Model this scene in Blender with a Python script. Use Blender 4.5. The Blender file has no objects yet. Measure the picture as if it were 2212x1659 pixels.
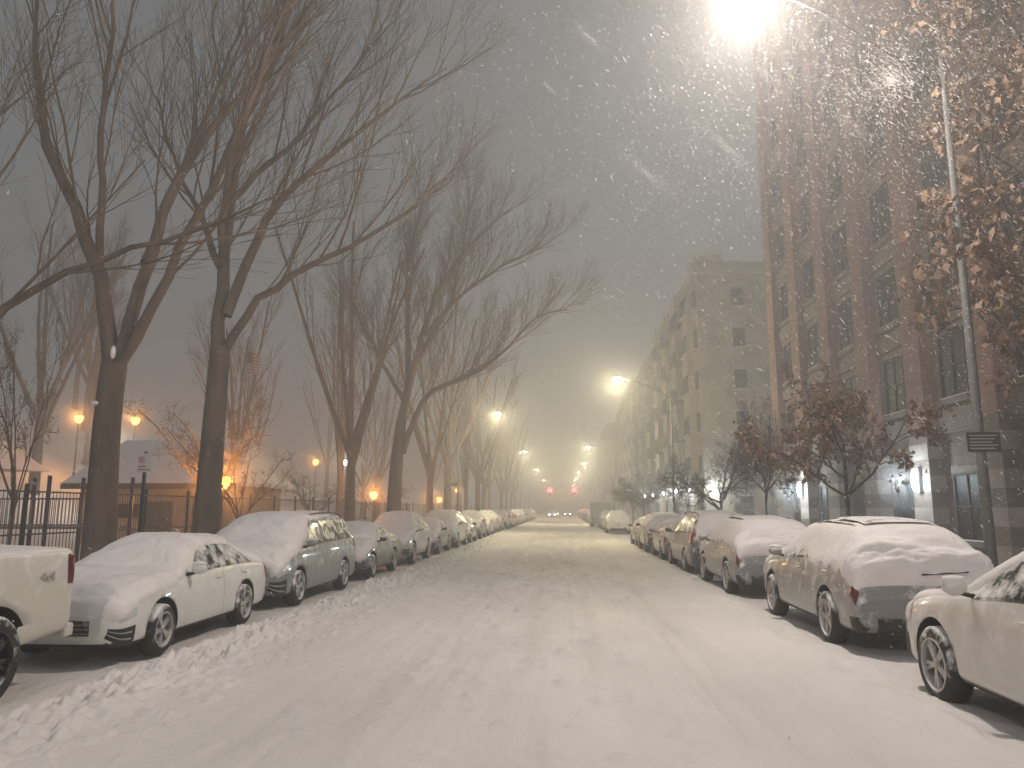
import bpy, math, random
import numpy as np
from mathutils import Vector, Matrix
random.seed(7)
rng = np.random.default_rng(7)
SC = bpy.context.scene
COL = SC.collection
CAMH = 1.88

# ------------------------------------------------------------------ materials
def nt_new(name):
    m = bpy.data.materials.new(name); m.use_nodes = True
    nt = m.node_tree; nt.nodes.clear()
    out = nt.nodes.new('ShaderNodeOutputMaterial')
    return m, nt, out
def N(nt, t, **kw):
    n = nt.nodes.new(t)
    for k, v in kw.items(): setattr(n, k, v)
    return n
def mat(name, col, rough=0.6, metal=0.0, var=0.15, scale=4.0, bump=0.0, bscale=30.0, snow=0.0, coat=0.0, objcol=False, stretch=(1,1,1), spec=.5):
    m, nt, out = nt_new(name)
    b = N(nt, 'ShaderNodeBsdfPrincipled'); L = nt.links.new
    L(b.outputs[0], out.inputs[0])
    b.inputs['Roughness'].default_value = rough
    b.inputs['Metallic'].default_value = metal
    b.inputs['Coat Weight'].default_value = coat
    b.inputs['Specular IOR Level'].default_value = spec
    tc = N(nt, 'ShaderNodeTexCoord')
    mp = N(nt, 'ShaderNodeMapping'); mp.inputs['Scale'].default_value = stretch
    L(tc.outputs['Object'], mp.inputs[0])
    no = N(nt, 'ShaderNodeTexNoise'); no.inputs['Scale'].default_value = scale; no.inputs['Detail'].default_value = 5
    L(mp.outputs[0], no.inputs['Vector'])
    mr = N(nt, 'ShaderNodeMapRange'); mr.inputs[1].default_value = 0.3; mr.inputs[2].default_value = 0.7
    mr.inputs[3].default_value = 1 - var; mr.inputs[4].default_value = 1 + var
    L(no.outputs[0], mr.inputs[0])
    mx = N(nt, 'ShaderNodeMix', data_type='RGBA', blend_type='MULTIPLY'); mx.inputs[0].default_value = 1
    if objcol:
        oi = N(nt, 'ShaderNodeObjectInfo'); L(oi.outputs['Color'], mx.inputs[6])
    else:
        mx.inputs[6].default_value = (*col, 1)
    L(mr.outputs[0], mx.inputs[7])
    src = mx.outputs[2]
    if snow > 0:
        n2 = N(nt, 'ShaderNodeTexNoise'); n2.inputs['Scale'].default_value = 5; n2.inputs['Detail'].default_value = 8
        n2.inputs['Roughness'].default_value = 0.7
        L(tc.outputs['Object'], n2.inputs['Vector'])
        g = N(nt, 'ShaderNodeNewGeometry'); sp = N(nt, 'ShaderNodeSeparateXYZ'); L(g.outputs['Normal'], sp.inputs[0])
        ad = N(nt, 'ShaderNodeMath', operation='MULTIPLY_ADD'); ad.inputs[1].default_value = 0.28
        L(sp.outputs[2], ad.inputs[0]); L(n2.outputs[0], ad.inputs[2])
        r2 = N(nt, 'ShaderNodeMapRange'); r2.inputs[1].default_value = 0.78 - snow; r2.inputs[2].default_value = 0.92 - snow * 0.8
        L(ad.outputs[0], r2.inputs[0])
        m2 = N(nt, 'ShaderNodeMix', data_type='RGBA'); L(r2.outputs[0], m2.inputs[0]); L(src, m2.inputs[6]); m2.inputs[7].default_value = (.78, .765, .76, 1)
        src = m2.outputs[2]
        r3 = N(nt, 'ShaderNodeMapRange'); L(r2.outputs[0], r3.inputs[0]); r3.inputs[3].default_value = rough; r3.inputs[4].default_value = 0.8
        L(r3.outputs[0], b.inputs['Roughness'])
    L(src, b.inputs['Base Color'])
    if bump > 0:
        n3 = N(nt, 'ShaderNodeTexNoise'); n3.inputs['Scale'].default_value = bscale; n3.inputs['Detail'].default_value = 6
        L(mp.outputs[0], n3.inputs['Vector'])
        bp = N(nt, 'ShaderNodeBump'); bp.inputs['Strength'].default_value = bump; bp.inputs['Distance'].default_value = 0.03
        L(n3.outputs[0], bp.inputs['Height']); L(bp.outputs[0], b.inputs['Normal'])
    return m
def emat(name, col, s):
    m, nt, out = nt_new(name)
    e = N(nt, 'ShaderNodeEmission'); e.inputs[0].default_value = (*col, 1); e.inputs[1].default_value = s
    no = N(nt, 'ShaderNodeTexNoise'); no.inputs['Scale'].default_value = 8
    mr = N(nt, 'ShaderNodeMapRange'); mr.inputs[3].default_value = s * .8; mr.inputs[4].default_value = s * 1.2
    nt.links.new(no.outputs[0], mr.inputs[0]); nt.links.new(mr.outputs[0], e.inputs[1])
    nt.links.new(e.outputs[0], out.inputs[0]); return m

def brickmat(name, c1, c2, mortar, scale=1.0, rough=.85):
    m, nt, out = nt_new(name); L = nt.links.new
    b = N(nt, 'ShaderNodeBsdfPrincipled'); b.inputs['Roughness'].default_value = rough; L(b.outputs[0], out.inputs[0])
    tc = N(nt, 'ShaderNodeTexCoord'); sp = N(nt, 'ShaderNodeSeparateXYZ'); L(tc.outputs['Object'], sp.inputs[0])
    ad = N(nt, 'ShaderNodeMath', operation='ADD'); L(sp.outputs[0], ad.inputs[0]); L(sp.outputs[1], ad.inputs[1])
    cb = N(nt, 'ShaderNodeCombineXYZ'); L(ad.outputs[0], cb.inputs[0]); L(sp.outputs[2], cb.inputs[1])
    br = N(nt, 'ShaderNodeTexBrick'); L(cb.outputs[0], br.inputs['Vector'])
    br.inputs['Color1'].default_value = (*c1, 1); br.inputs['Color2'].default_value = (*c2, 1); br.inputs['Mortar'].default_value = (*mortar, 1)
    br.inputs['Scale'].default_value = scale; br.inputs['Brick Width'].default_value = .22; br.inputs['Row Height'].default_value = .075
    br.inputs['Mortar Size'].default_value = .008
    no = N(nt, 'ShaderNodeTexNoise'); no.inputs['Scale'].default_value = .6; no.inputs['Detail'].default_value = 8; L(tc.outputs['Object'], no.inputs['Vector'])
    mr = N(nt, 'ShaderNodeMapRange'); mr.inputs[1].default_value = .3; mr.inputs[2].default_value = .7; mr.inputs[3].default_value = .65; mr.inputs[4].default_value = 1.3
    L(no.outputs[0], mr.inputs[0])
    mx = N(nt, 'ShaderNodeMix', data_type='RGBA', blend_type='MULTIPLY'); mx.inputs[0].default_value = 1
    L(br.outputs[0], mx.inputs[6]); L(mr.outputs[0], mx.inputs[7]); L(mx.outputs[2], b.inputs['Base Color'])
    return m

SNOWC = (.79, .755, .75)
M = {}
M['snow'] = mat('snow_soft', SNOWC, .75, var=.05, scale=3, bump=.38, bscale=11)
M['paint'] = mat('car_paint', (1, 1, 1), .30, var=.05, scale=2, snow=.235, coat=.6, objcol=True)
M['glass'] = mat('car_glass', (.02, .024, .024), .10, var=.3, scale=3, snow=.20)
M['black'] = mat('black_plastic', (.015, .015, .015), .55, var=.3, snow=.17)
M['tyre'] = mat('tyre_rubber', (.014, .014, .014), .8, var=.3, snow=.24, bump=.4)
M['rim'] = mat('alloy_rim', (.42, .41, .40), .35, metal=.6, snow=.25)
M['rimdark'] = mat('black_rim', (.015, .015, .015), .3, metal=.2, snow=.12)
M['chrome'] = mat('chrome_trim', (.4, .4, .4), .25, metal=1, snow=.12)
M['red'] = mat('red_lens', (.22, .015, .01), .2, var=.2, snow=.14)
M['darkred'] = mat('dark_lens', (.12, .014, .012), .2, var=.2, snow=.1)
M['lens'] = mat('clear_lens', (.5, .5, .5), .12, var=.2, snow=.25)
M['plate'] = mat('plate_white', (.40, .40, .34), .4, snow=.2)
M['bark'] = mat('bark', (.135, .098, .074), .9, var=.4, scale=3, bump=.8, bscale=12, stretch=(1, 1, .25))
M['twig'] = mat('twig_bark', (.135, .096, .070), .9, var=.3, scale=3)
M['oaktwig'] = mat('oak_twig_bark', (.045, .034, .028), .9, var=.3, scale=3)
M['leaf'] = mat('dead_leaf', (.15, .092, .058), .7, var=.5, scale=2)
M['leafdim'] = mat('pale_dead_leaf', (.16, .11, .05), .7, var=.5, scale=2)
M['metal'] = mat('galvanised_steel', (.20, .20, .20), .6, metal=.2, var=.2, scale=6)
M['polemetal'] = mat('weathered_lamp_steel', (.085, .085, .085), .7, var=.2, scale=6)
M['darkmetal'] = mat('dark_painted_steel', (.02, .022, .022), .5, var=.3)
M['blue'] = mat('blue_painted_steel', (.02, .03, .08), .45, var=.2)
M['brick_red'] = brickmat('red_brick', (.185, .084, .064), (.15, .070, .054), (.16, .135, .115))
M['brick_brown'] = brickmat('brown_brick', (.10, .066, .054), (.08, .055, .046), (.10, .085, .075))
M['brick_tan'] = brickmat('tan_brick', (.33, .285, .225), (.28, .24, .19), (.26, .23, .19))
M['stone'] = mat('pale_stone', (.34, .31, .275), .85, var=.2, scale=1.5, bump=.2)
M['brownstone'] = mat('brown_stone', (.135, .108, .092), .85, var=.25, scale=1.5, bump=.2)
M['basestone'] = mat('base_stone', (.20, .17, .15), .85, var=.25, scale=1.5, bump=.2)
M['stucco'] = mat('beige_block_wall', (.38, .29, .21), .9, var=.15, scale=2, bump=.2)
M['winpane'] = mat('window_pane', (.014, .017, .019), .5, var=.5, scale=.7, spec=.05)
M['winframe'] = mat('window_frame', (.04, .036, .033), .7, var=.2, spec=.1)
M['door'] = mat('painted_door', (.05, .06, .06), .5, var=.2)
M['lampwarm'] = emat('lamp_lens_warm', (1, .88, .66), 80)
M['lampfar'] = emat('lamp_lens_far', (1, .80, .40), 60)
M['lampor'] = emat('lantern_glass_orange', (1, .34, .045), 14)
M['lampblue'] = emat('wall_lamp_lens', (.75, .92, 1), 60)
M['lampwhite'] = emat('white_lamp_lens', (1, .93, .8), 20)
M['redlight'] = emat('red_signal_lens', (1, .012, .02), 100)
M['white'] = mat('white_enamel', (.45, .45, .44), .5, var=.08)
M['signred'] = mat('sign_red', (.4, .03, .02), .5, var=.1)
M['signgreen'] = mat('sign_green', (.02, .12, .06), .5, var=.1)
M['signbrown'] = mat('sign_brown', (.05, .03, .025), .5, var=.2)
M['signblack'] = mat('sign_black', (.01, .01, .01), .5, var=.2)
M['grey'] = mat('grey_decal', (.36, .355, .34), .5, var=.1)
M['flagblue'] = mat('flag_blue', (.02, .03, .15), .8)

# ------------------------------------------------------------------ mesh helpers
def link(o, parent=None):
    COL.objects.link(o)
    if parent is not None: o.parent = parent
    return o
def empty(name, loc=(0, 0, 0), rot=0, label=None, cat=None, group=None):
    o = bpy.data.objects.new(name, None); o.location = loc; o.rotation_euler = (0, 0, rot); o.empty_display_size = .2
    COL.objects.link(o)
    if label: o['label'] = label
    if cat: o['category'] = cat
    if group: o['group'] = group
    return o
class MB:
    def __init__(s): s.v = []; s.f = []; s.m = []
    def add(s, vs, fs, mi=0):
        o = len(s.v); s.v.extend([tuple(v) for v in vs]); s.f.extend([tuple(i + o for i in f) for f in fs]); s.m.extend([mi] * len(fs)); return s
    def box(s, x0, x1, y0, y1, z0, z1, mi=0):
        return s.add([(x0, y0, z0), (x1, y0, z0), (x1, y1, z0), (x0, y1, z0), (x0, y0, z1), (x1, y0, z1), (x1, y1, z1), (x0, y1, z1)],
              [(0, 3, 2, 1), (4, 5, 6, 7), (0, 1, 5, 4), (1, 2, 6, 5), (2, 3, 7, 6), (3, 0, 4, 7)], mi)
    def tube(s, P, R, n=8, mi=0, cap=True):
        P = np.array(P, float); k = len(P)
        R = np.full(k, R, float) if np.isscalar(R) else np.array(R, float)
        T = np.gradient(P, axis=0); T /= np.linalg.norm(T, axis=1)[:, None] + 1e-9
        ref = np.array([0, 0, 1.]) if abs(T[:, 2].mean()) < .8 else np.array([1., 0, 0])
        A = np.cross(T, ref); A /= np.linalg.norm(A, axis=1)[:, None] + 1e-9; B = np.cross(T, A)
        an = np.arange(n) * 2 * math.pi / n
        V = P[:, None, :] + R[:, None, None] * (np.cos(an)[None, :, None] * A[:, None, :] + np.sin(an)[None, :, None] * B[:, None, :])
        fs = [(i * n + j, i * n + (j + 1) % n, (i + 1) * n + (j + 1) % n, (i + 1) * n + j) for i in range(k - 1) for j in range(n)]
        if cap: fs += [tuple(range(n))[::-1], tuple((k - 1) * n + j for j in range(n))]
        return s.add(V.reshape(-1, 3).tolist(), fs, mi)
    def lathe(s, prof, c=(0, 0, 0), axis='z', n=24, mi=0):
        vs = []; k = len(prof)
        for r, h in prof:
            for j in range(n):
                a = 2 * math.pi * j / n
                if axis == 'z': vs.append((c[0] + r * math.cos(a), c[1] + r * math.sin(a), c[2] + h))
                else: vs.append((c[0] + h, c[1] + r * math.cos(a), c[2] + r * math.sin(a)))
        fs = [(i * n + j, i * n + (j + 1) % n, (i + 1) * n + (j + 1) % n, (i + 1) * n + j) for i in range(k - 1) for j in range(n)]
        return s.add(vs, fs, mi)
    def ell(s, c, r, nu=10, nv=14, mi=0, f=None):
        prof = [(max(1e-3, math.sin(math.pi * i / nu)), -math.cos(math.pi * i / nu)) for i in range(nu + 1)]
        vs = []
        for a_, h in prof:
            for j in range(nv):
                a = 2 * math.pi * j / nv; vs.append((c[0] + r[0] * a_ * math.cos(a), c[1] + r[1] * a_ * math.sin(a), c[2] + r[2] * h))
        fs = [(i * nv + j, i * nv + (j + 1) % nv, (i + 1) * nv + (j + 1) % nv, (i + 1) * nv + j) for i in range(nu) for j in range(nv)]
        return s.add(vs, fs, mi)
    def mesh(s, name, mats):
        me = bpy.data.meshes.new(name); me.from_pydata(s.v, [], s.f)
        for m in mats: me.materials.append(m)
        me.polygons.foreach_set('material_index', s.m); me.update(); return me
    def obj(s, name, mats, parent=None, smooth=False, loc=None, bevel=0, label=None):
        if not isinstance(mats, (list, tuple)): mats = [mats]
        me = s.mesh(name, mats)
        if smooth:
            me.polygons.foreach_set('use_smooth', [True] * len(me.polygons))
        o = bpy.data.objects.new(name, me)
        if loc is not None: o.location = loc
        if bevel:
            b = o.modifiers.new('bevel', 'BEVEL'); b.width = bevel; b.segments = 2
        if label: o['label'] = label
        return link(o, parent)
def rawmesh(name, V, F, mats, smooth=False, mi=None):
    k = F.shape[1]; me = bpy.data.meshes.new(name)
    me.vertices.add(len(V)); me.vertices.foreach_set('co', V.astype(np.float32).ravel())
    me.loops.add(F.size); me.loops.foreach_set('vertex_index', F.astype(np.int32).ravel())
    me.polygons.add(len(F)); me.polygons.foreach_set('loop_start', np.arange(len(F), dtype=np.int32) * k)
    for m in mats: me.materials.append(m)
    if mi is not None: me.polygons.foreach_set('material_index', mi.astype(np.int32))
    if smooth: me.polygons.foreach_set('use_smooth', np.ones(len(F), dtype=bool))
    me.update(calc_edges=True); return me
def clone(root, loc=None, rot=None, label=None, color=None, parent=None):
    n = root.copy(); COL.objects.link(n)
    if loc is not None: n.location = loc
    if rot is not None: n.rotation_euler = (0, 0, rot)
    if label: n['label'] = label
    if parent is not None: n.parent = parent
    for c in root.children:
        cc = clone(c, parent=n)
        if color is not None: cc.color = color
    if color is not None: n.color = color
    return n
def text_mesh(name, txt, size, m, parent, loc, rot, ext=.002):
    cu = bpy.data.curves.new(name, 'FONT'); cu.body = txt; cu.size = size; cu.extrude = ext; cu.align_x = 'CENTER'; cu.align_y = 'CENTER'
    t = bpy.data.objects.new(name + '_curve', cu); COL.objects.link(t)
    dg = bpy.context.evaluated_depsgraph_get(); me = bpy.data.meshes.new_from_object(t.evaluated_get(dg))
    bpy.data.objects.remove(t)
    me.materials.clear(); me.materials.append(m)
    o = bpy.data.objects.new(name, me); o.location = loc; o.rotation_euler = rot; return link(o, parent)
# numpy value noise
TAB = rng.random((256, 256))
def vn(x, y, o=0):
    x = np.asarray(x, float) + 1000 + o * 17.3; y = np.asarray(y, float) + 1000 + o * 31.7
    xi = np.floor(x).astype(int); yi = np.floor(y).astype(int); fx = x - xi; fy = y - yi
    fx = fx * fx * (3 - 2 * fx); fy = fy * fy * (3 - 2 * fy)
    g = lambda a, b: TAB[a % 256, b % 256]
    return (g(xi, yi) * (1 - fx) + g(xi + 1, yi) * fx) * (1 - fy) + (g(xi, yi + 1) * (1 - fx) + g(xi + 1, yi + 1) * fx) * fy - .5
def fbm(x, y, oc=4, o=0):
    s = 0; a = 1
    for i in range(oc): s = s + a * vn(x * 2 ** i, y * 2 ** i, o + i); a *= .5
    return s

# ------------------------------------------------------------------ ground
def snow_ground_mat():
    m, nt, out = nt_new('road_snow'); L = nt.links.new
    b = N(nt, 'ShaderNodeBsdfPrincipled'); b.inputs['Roughness'].default_value = .7; L(b.outputs[0], out.inputs[0])
    tc = N(nt, 'ShaderNodeTexCoord')
    def noise(scale, st, det=5, rough=.55):
        mp = N(nt, 'ShaderNodeMapping'); mp.inputs['Scale'].default_value = st; L(tc.outputs['Object'], mp.inputs[0])
        n = N(nt, 'ShaderNodeTexNoise'); n.inputs['Scale'].default_value = scale; n.inputs['Detail'].default_value = det; n.inputs['Roughness'].default_value = rough
        L(mp.outputs[0], n.inputs['Vector']); return n.outputs[0]
    def mr(s, a, b_, c, d):
        n = N(nt, 'ShaderNodeMapRange'); L(s, n.inputs[0])
        for i, v in enumerate((a, b_, c, d)): n.inputs[i + 1].default_value = v
        return n.outputs[0]
    def mth(op, a, b_):
        n = N(nt, 'ShaderNodeMath', operation=op); 
        for i, v in enumerate((a, b_)):
            if isinstance(v, float): n.inputs[i].default_value = v
            else: L(v, n.inputs[i])
        return n.outputs[0]
    sp = N(nt, 'ShaderNodeSeparateXYZ'); L(tc.outputs['Object'], sp.inputs[0])
    fill = mr(noise(.8, (1, .35, 1), 4), .38, .62, .15, 1)
    tracks = mr(noise(3.5, (1, .02, 1), 6, .75), .48, .70, 0, .7)
    cx = mr(mth('ABSOLUTE', mth('ADD', sp.outputs[0], .3), 0.), 1.9, 3.7, 1, 0)
    tracks = mth('MULTIPLY', mth('MULTIPLY', tracks, fill), cx)
    wob = mth('MULTIPLY', mth('SUBTRACT', noise(.10, (0.01, 1, 1), 2), .5), 1.0)
    xx = mth('ADD', sp.outputs[0], wob)
    rut = None
    for c_ in (-1.9, -.45, .4, 1.75):
        g_ = mr(mth('ABSOLUTE', mth('SUBTRACT', xx, c_), 0.), .02, .36, .42, 0)
        rut = g_ if rut is None else mth('MAXIMUM', rut, g_)
    rut = mth('MULTIPLY', rut, mr(noise(1.4, (2, .15, 1), 5), .38, .62, 0, 1))
    tracks = mth('MAXIMUM', tracks, rut)
    fary = mr(sp.outputs[1], 7, 28, .45, 1)
    tracks = mth('MULTIPLY', tracks, fary)
    rough = mth('MULTIPLY', mr(noise(2.5, (1, .5, 1), 8, .7), .5, .66, 0, .65), mth('MULTIPLY', mr(sp.outputs[1], 11, 22, 0, 1), cx))
    dirt = mr(noise(5, (1, .8, 1), 8, .75), .56, .72, 0, .8)
    ridge = mr(mth('ABSOLUTE', mth('ADD', sp.outputs[0], 4.5), 0.), .3, .9, .95, .14)
    mid = mth('MULTIPLY', mr(mth('ABSOLUTE', mth('ADD', sp.outputs[0], .2), 0.), .6, 1.7, .95, 0), mr(noise(.35, (1, 1, 1), 3), .45, .6, 0, 1))
    dirt = mth('MULTIPLY', dirt, mth('MAXIMUM', ridge, mid))
    tot = mth('MAXIMUM', mth('MAXIMUM', tracks, rough), dirt)
    blotch = mr(noise(.5, (1, .4, 1), 4), .3, .7, .86, 1.04)
    mx = N(nt, 'ShaderNodeMix', data_type='RGBA'); L(tot, mx.inputs[0]); mx.inputs[6].default_value = (.78, .745, .735, 1); mx.inputs[7].default_value = (.36, .33, .295, 1)
    m2 = N(nt, 'ShaderNodeMix', data_type='RGBA', blend_type='MULTIPLY'); m2.inputs[0].default_value = 1; L(mx.outputs[2], m2.inputs[6]); L(blotch, m2.inputs[7])
    L(m2.outputs[2], b.inputs['Base Color'])
    h = mth('ADD', noise(8, (1, .6, 1), 8, .65), mth('MULTIPLY', mth('MULTIPLY', noise(5, (1, .03, 1), 5), fill), .6))
    bp = N(nt, 'ShaderNodeBump'); bp.inputs['Strength'].default_value = .45; bp.inputs['Distance'].default_value = .05
    L(h, bp.inputs['Height']); L(bp.outputs[0], b.inputs['Normal'])
    return m
M['road'] = snow_ground_mat()
def grid_obj(name, X, Y, zf, m):
    XX, YY = np.meshgrid(X, Y, indexing='ij'); ZZ = zf(XX, YY)
    V = np.stack([XX, YY, ZZ], -1).reshape(-1, 3); nx, ny = len(X), len(Y)
    i = np.arange(nx - 1)[:, None] * ny + np.arange(ny - 1)[None, :]
    F = np.stack([i, i + ny, i + ny + 1, i + 1], -1).reshape(-1, 4)
    me = rawmesh(name, V, F, [m], True); o = bpy.data.objects.new(name, me); o['kind'] = 'structure'; return link(o)
def road_h(x, y):
    z = .02 * fbm(x * 1.2, y * .12, 3, 3)
    z = z + .007 * fbm(x * 5, y * .15, 3, 9) + .012 * fbm(x * 3, y * 3, 3, 12)
    for tx, tw in ((-1.9, .14), (-.45, .15), (.4, .13), (1.75, .14)):
        c = tx + .3 * vn(y * .06, y * 0 + tx, 31)
        z = z - .012 * np.exp(-((x - c) / tw) ** 2) * np.clip(.6 + 1.8 * vn(y * .3, y * 0 + tx, 33), 0, 2)
    w = np.exp(-((x + 4.55 + .25 * vn(y * .3, y * 0, 5)) / .48) ** 4)
    ch = fbm(x * 8, y * 7, 4, 20)
    z = z + w * (.045 + .20 * np.clip(ch, -.35, .8) * (.8 + .9 * vn(y * .5, x * .2, 8)))
    wb = np.exp(-((x + 3.75) / .45) ** 2); z = z + wb * .12 * np.clip(fbm(x * 9, y * 8, 3, 25) - .10, 0, 1)
    w2 = np.exp(-((x - 3.25) / .5) ** 2); z = z + w2 * (.08 + .09 * fbm(x * 3, y * 2, 4, 30))
    w3 = np.exp(-((x + .3) / 2.4) ** 4); z = z + w3 * .08 * np.clip(fbm(x * 5, y * 4, 4, 44) - .24, 0, 1) * 2
    z = z + .10 * np.clip((np.abs(x + .8) - 5.6) / .8, 0, 1) + .03 * fbm(x * .8, y * .8, 3, 50) * (np.abs(x + .8) > 4)
    return z
Yg = np.concatenate([np.linspace(-14, 1.5, 30), 1.5 + (np.linspace(0, 1, 820) ** 2.0) * 78.5, np.linspace(82, 420, 60)])
Xg = np.concatenate([np.linspace(-7.2, -5.3, 30), np.linspace(-5.25, -3.4, 90), np.linspace(-3.35, 2.5, 110), np.linspace(2.55, 5.6, 60)])
grid_obj('road', Xg, Yg, road_h, M['road'])
pav = lambda o: (lambda x, y: .16 + .05 * fbm(x * .7, y * .5, 3, o) + .01 * fbm(x * 4, y * 4, 2, o))
def park_h(x, y):
    t = np.clip((-16 - x) / 45, 0, 1); t = t * t * (3 - 2 * t)
    g = np.clip((y - 15) / 30, 0, 1)
    return .15 + 14 * t * g + .12 * fbm(x * .3, y * .3, 3, 70)
grid_obj('pavement', np.linspace(-12, -7.2, 26), np.concatenate([np.linspace(-14, 60, 160), np.linspace(61, 420, 90)]), pav(60), M['snow'])
grid_obj('pavement', np.linspace(5.6, 11.2, 26), np.linspace(-14, 42.5, 120), pav(61), M['snow'])
grid_obj('pavement', np.linspace(5.6, 11.2, 16), np.linspace(61.5, 420, 120), pav(62), M['snow'])
grid_obj('side_street', np.linspace(5.6, 90, 60), np.linspace(42.5, 61.5, 30), lambda x, y: .06 + .03 * fbm(x * .5, y * .5, 3, 66), M['snow'])
grid_obj('park_ground', np.linspace(-160, -12, 120), np.linspace(-30, 420, 160), park_h, M['snow'])
for nm, bb in (('kerb', (-7.35, -7.2)), ('kerb', (5.6, 5.75))):
    k = MB().box(bb[0], bb[1], -14, 42.3 if bb[0] > 0 else 420, -.1, .15).obj(nm, M['stone'], bevel=.02); k['kind'] = 'structure'
gs = MB().add([(-900, -300, -.15), (900, -300, -.15), (900, 1500, -.15), (-900, 1500, -.15)], [(0, 1, 2, 3)]).obj('ground', M['snow']); gs['kind'] = 'structure'

# ------------------------------------------------------------------ cars
def ring_pts(p):
    y, zb, wm, zk, wk, zt, wt = p
    sh = min(.05, max(.01, (zt - zk) * .35))
    return np.array([(0, zb), (wm * .88, zb), (wm * .985, zb + .09), (wm, zb + (zk - zb) * .62), (wk, zk), (wt, zt - sh), (wt * .55, zt - .006), (0, zt)])
class Shape:
    def __init__(s, st):
        s.a = np.array(st, float); s.n = len(st)
    def par(s, u):
        f = lambda t: np.array([np.interp(t, np.arange(s.n), s.a[:, k]) for k in range(7)])
        d = .28
        u = min(max(u, 0), s.n - 1)
        dd = min(d, u, s.n - 1 - u)
        return (f(u - dd) + 2 * f(u) + f(u + dd)) / 4
    def pt(s, u, v, P=None):
        if P is None: P = s.par(u)
        R = ring_pts(P)
        def li(t):
            t = t % 14; sg = 1
            if t > 7: t = 14 - t; sg = -1
            return np.array([np.interp(t, np.arange(8), R[:, 0]) * sg, np.interp(t, np.arange(8), R[:, 1])])
        q = (li(v - .22) + 2 * li(v) + li(v + .22)) / 4
        return np.array([q[0], P[0], q[1]])
    def grid(s, us, vs):
        return np.array([[s.pt(u, v, P) for v in vs] for u in us for P in [s.par(u)]])
    def nrm(s, u, v):
        e = .06
        a = s.pt(min(u + e, s.n - 1), v) - s.pt(max(u - e, 0), v); b = s.pt(u, v + e) - s.pt(u, v - e)
        n = np.cross(a, b); l = np.linalg.norm(n)
        if l < 1e-9: return np.array([0, 0, 1.])
        n /= l; p = s.pt(u, v)
        out = np.array([p[0], 0, p[2] - .6])
        if abs(n[1]) > .8: out = np.array([0, p[1], 0])
        return n if n @ out >= 0 else -n
def body_mesh(S, wheels, rw):
    us = np.linspace(0, S.n - 1, (S.n - 1) * 5 + 1); vs = np.arange(0, 14, .25)
    G = S.grid(us, vs); nu, nv = len(us), len(vs)
    mb = MB(); fs = [(i * nv + j, (i + 1) * nv + j, (i + 1) * nv + (j + 1) % nv, i * nv + (j + 1) % nv) for i in range(nu - 1) for j in range(nv)]
    fs += [tuple(range(nv)), tuple((nu - 1) * nv + j for j in range(nv))[::-1]]
    mb.add(G.reshape(-1, 3).tolist(), fs)
    me = mb.mesh('body', [M['paint'], M['black']])
    import bmesh
    bm = bmesh.new(); bm.from_mesh(me); bmesh.ops.recalc_face_normals(bm, faces=bm.faces); bm.to_mesh(me); bm.free()
    o = bpy.data.objects.new('tmpbody', me); COL.objects.link(o)
    cb = MB(); wm = S.a[:, 2].max()
    for wy in wheels:
        for sx in (-1, 1):
            x0, x1 = sorted((sx * (wm - .26), sx * (wm + .3)))
            cb.tube([(x0, wy, rw), (x1, wy, rw)], rw + .065, 36, 0, True)
    cm = cb.mesh('cut', [M['black']])
    bm = bmesh.new(); bm.from_mesh(cm); bmesh.ops.recalc_face_normals(bm, faces=bm.faces); bm.to_mesh(cm); bm.free()
    co = bpy.data.objects.new('tmpcut', cm); COL.objects.link(co)
    md = o.modifiers.new('b', 'BOOLEAN'); md.operation = 'DIFFERENCE'; md.object = co; md.solver = 'EXACT'
    dg = bpy.context.evaluated_depsgraph_get(); res = bpy.data.meshes.new_from_object(o.evaluated_get(dg)); res.name = 'car_body'
    bpy.data.objects.remove(o); bpy.data.objects.remove(co)
    res.materials.clear(); res.materials.append(M['paint']); res.materials.append(M['black'])
    for p in res.polygons:
        c = p.center; dark = False
        for wy in wheels:
            if math.hypot(c.y - wy, c.z - rw) < rw + .068 and (abs(c.x) < wm - .0 and abs(p.normal.x) < .5 or abs(abs(c.x) - (wm - .26)) < .01):
                dark = True
        if c.z < .27 and p.normal.z < -.3: dark = True
        p.material_index = 1 if dark else 0
        p.use_smooth = not dark and len(p.vertices) < 8
    return res
def patch(S, u0, u1, v0, v1, off=.004, nu=10, nv=6, mirror=False, mb=None, mi=0, f=None, thick=0):
    mb = mb or MB()
    for sg in ((1, -1) if mirror else (1,)):
        vs_ = []
        for i in range(nu + 1):
            u = u0 + (u1 - u0) * i / nu
            for j in range(nv + 1):
                v = v0 + (v1 - v0) * j / nv
                o_ = off if f is None else f(i / nu, j / nv, u, v)
                p = S.pt(u, v) + S.nrm(u, v) * o_; vs_.append((p[0] * sg, p[1], p[2]))
        fs = [(i * (nv + 1) + j, (i + 1) * (nv + 1) + j, (i + 1) * (nv + 1) + j + 1, i * (nv + 1) + j + 1) for i in range(nu) for j in range(nv)]
        if sg < 0: fs = [q[::-1] for q in fs]
        mb.add(vs_, fs, mi)
    return mb
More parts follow.
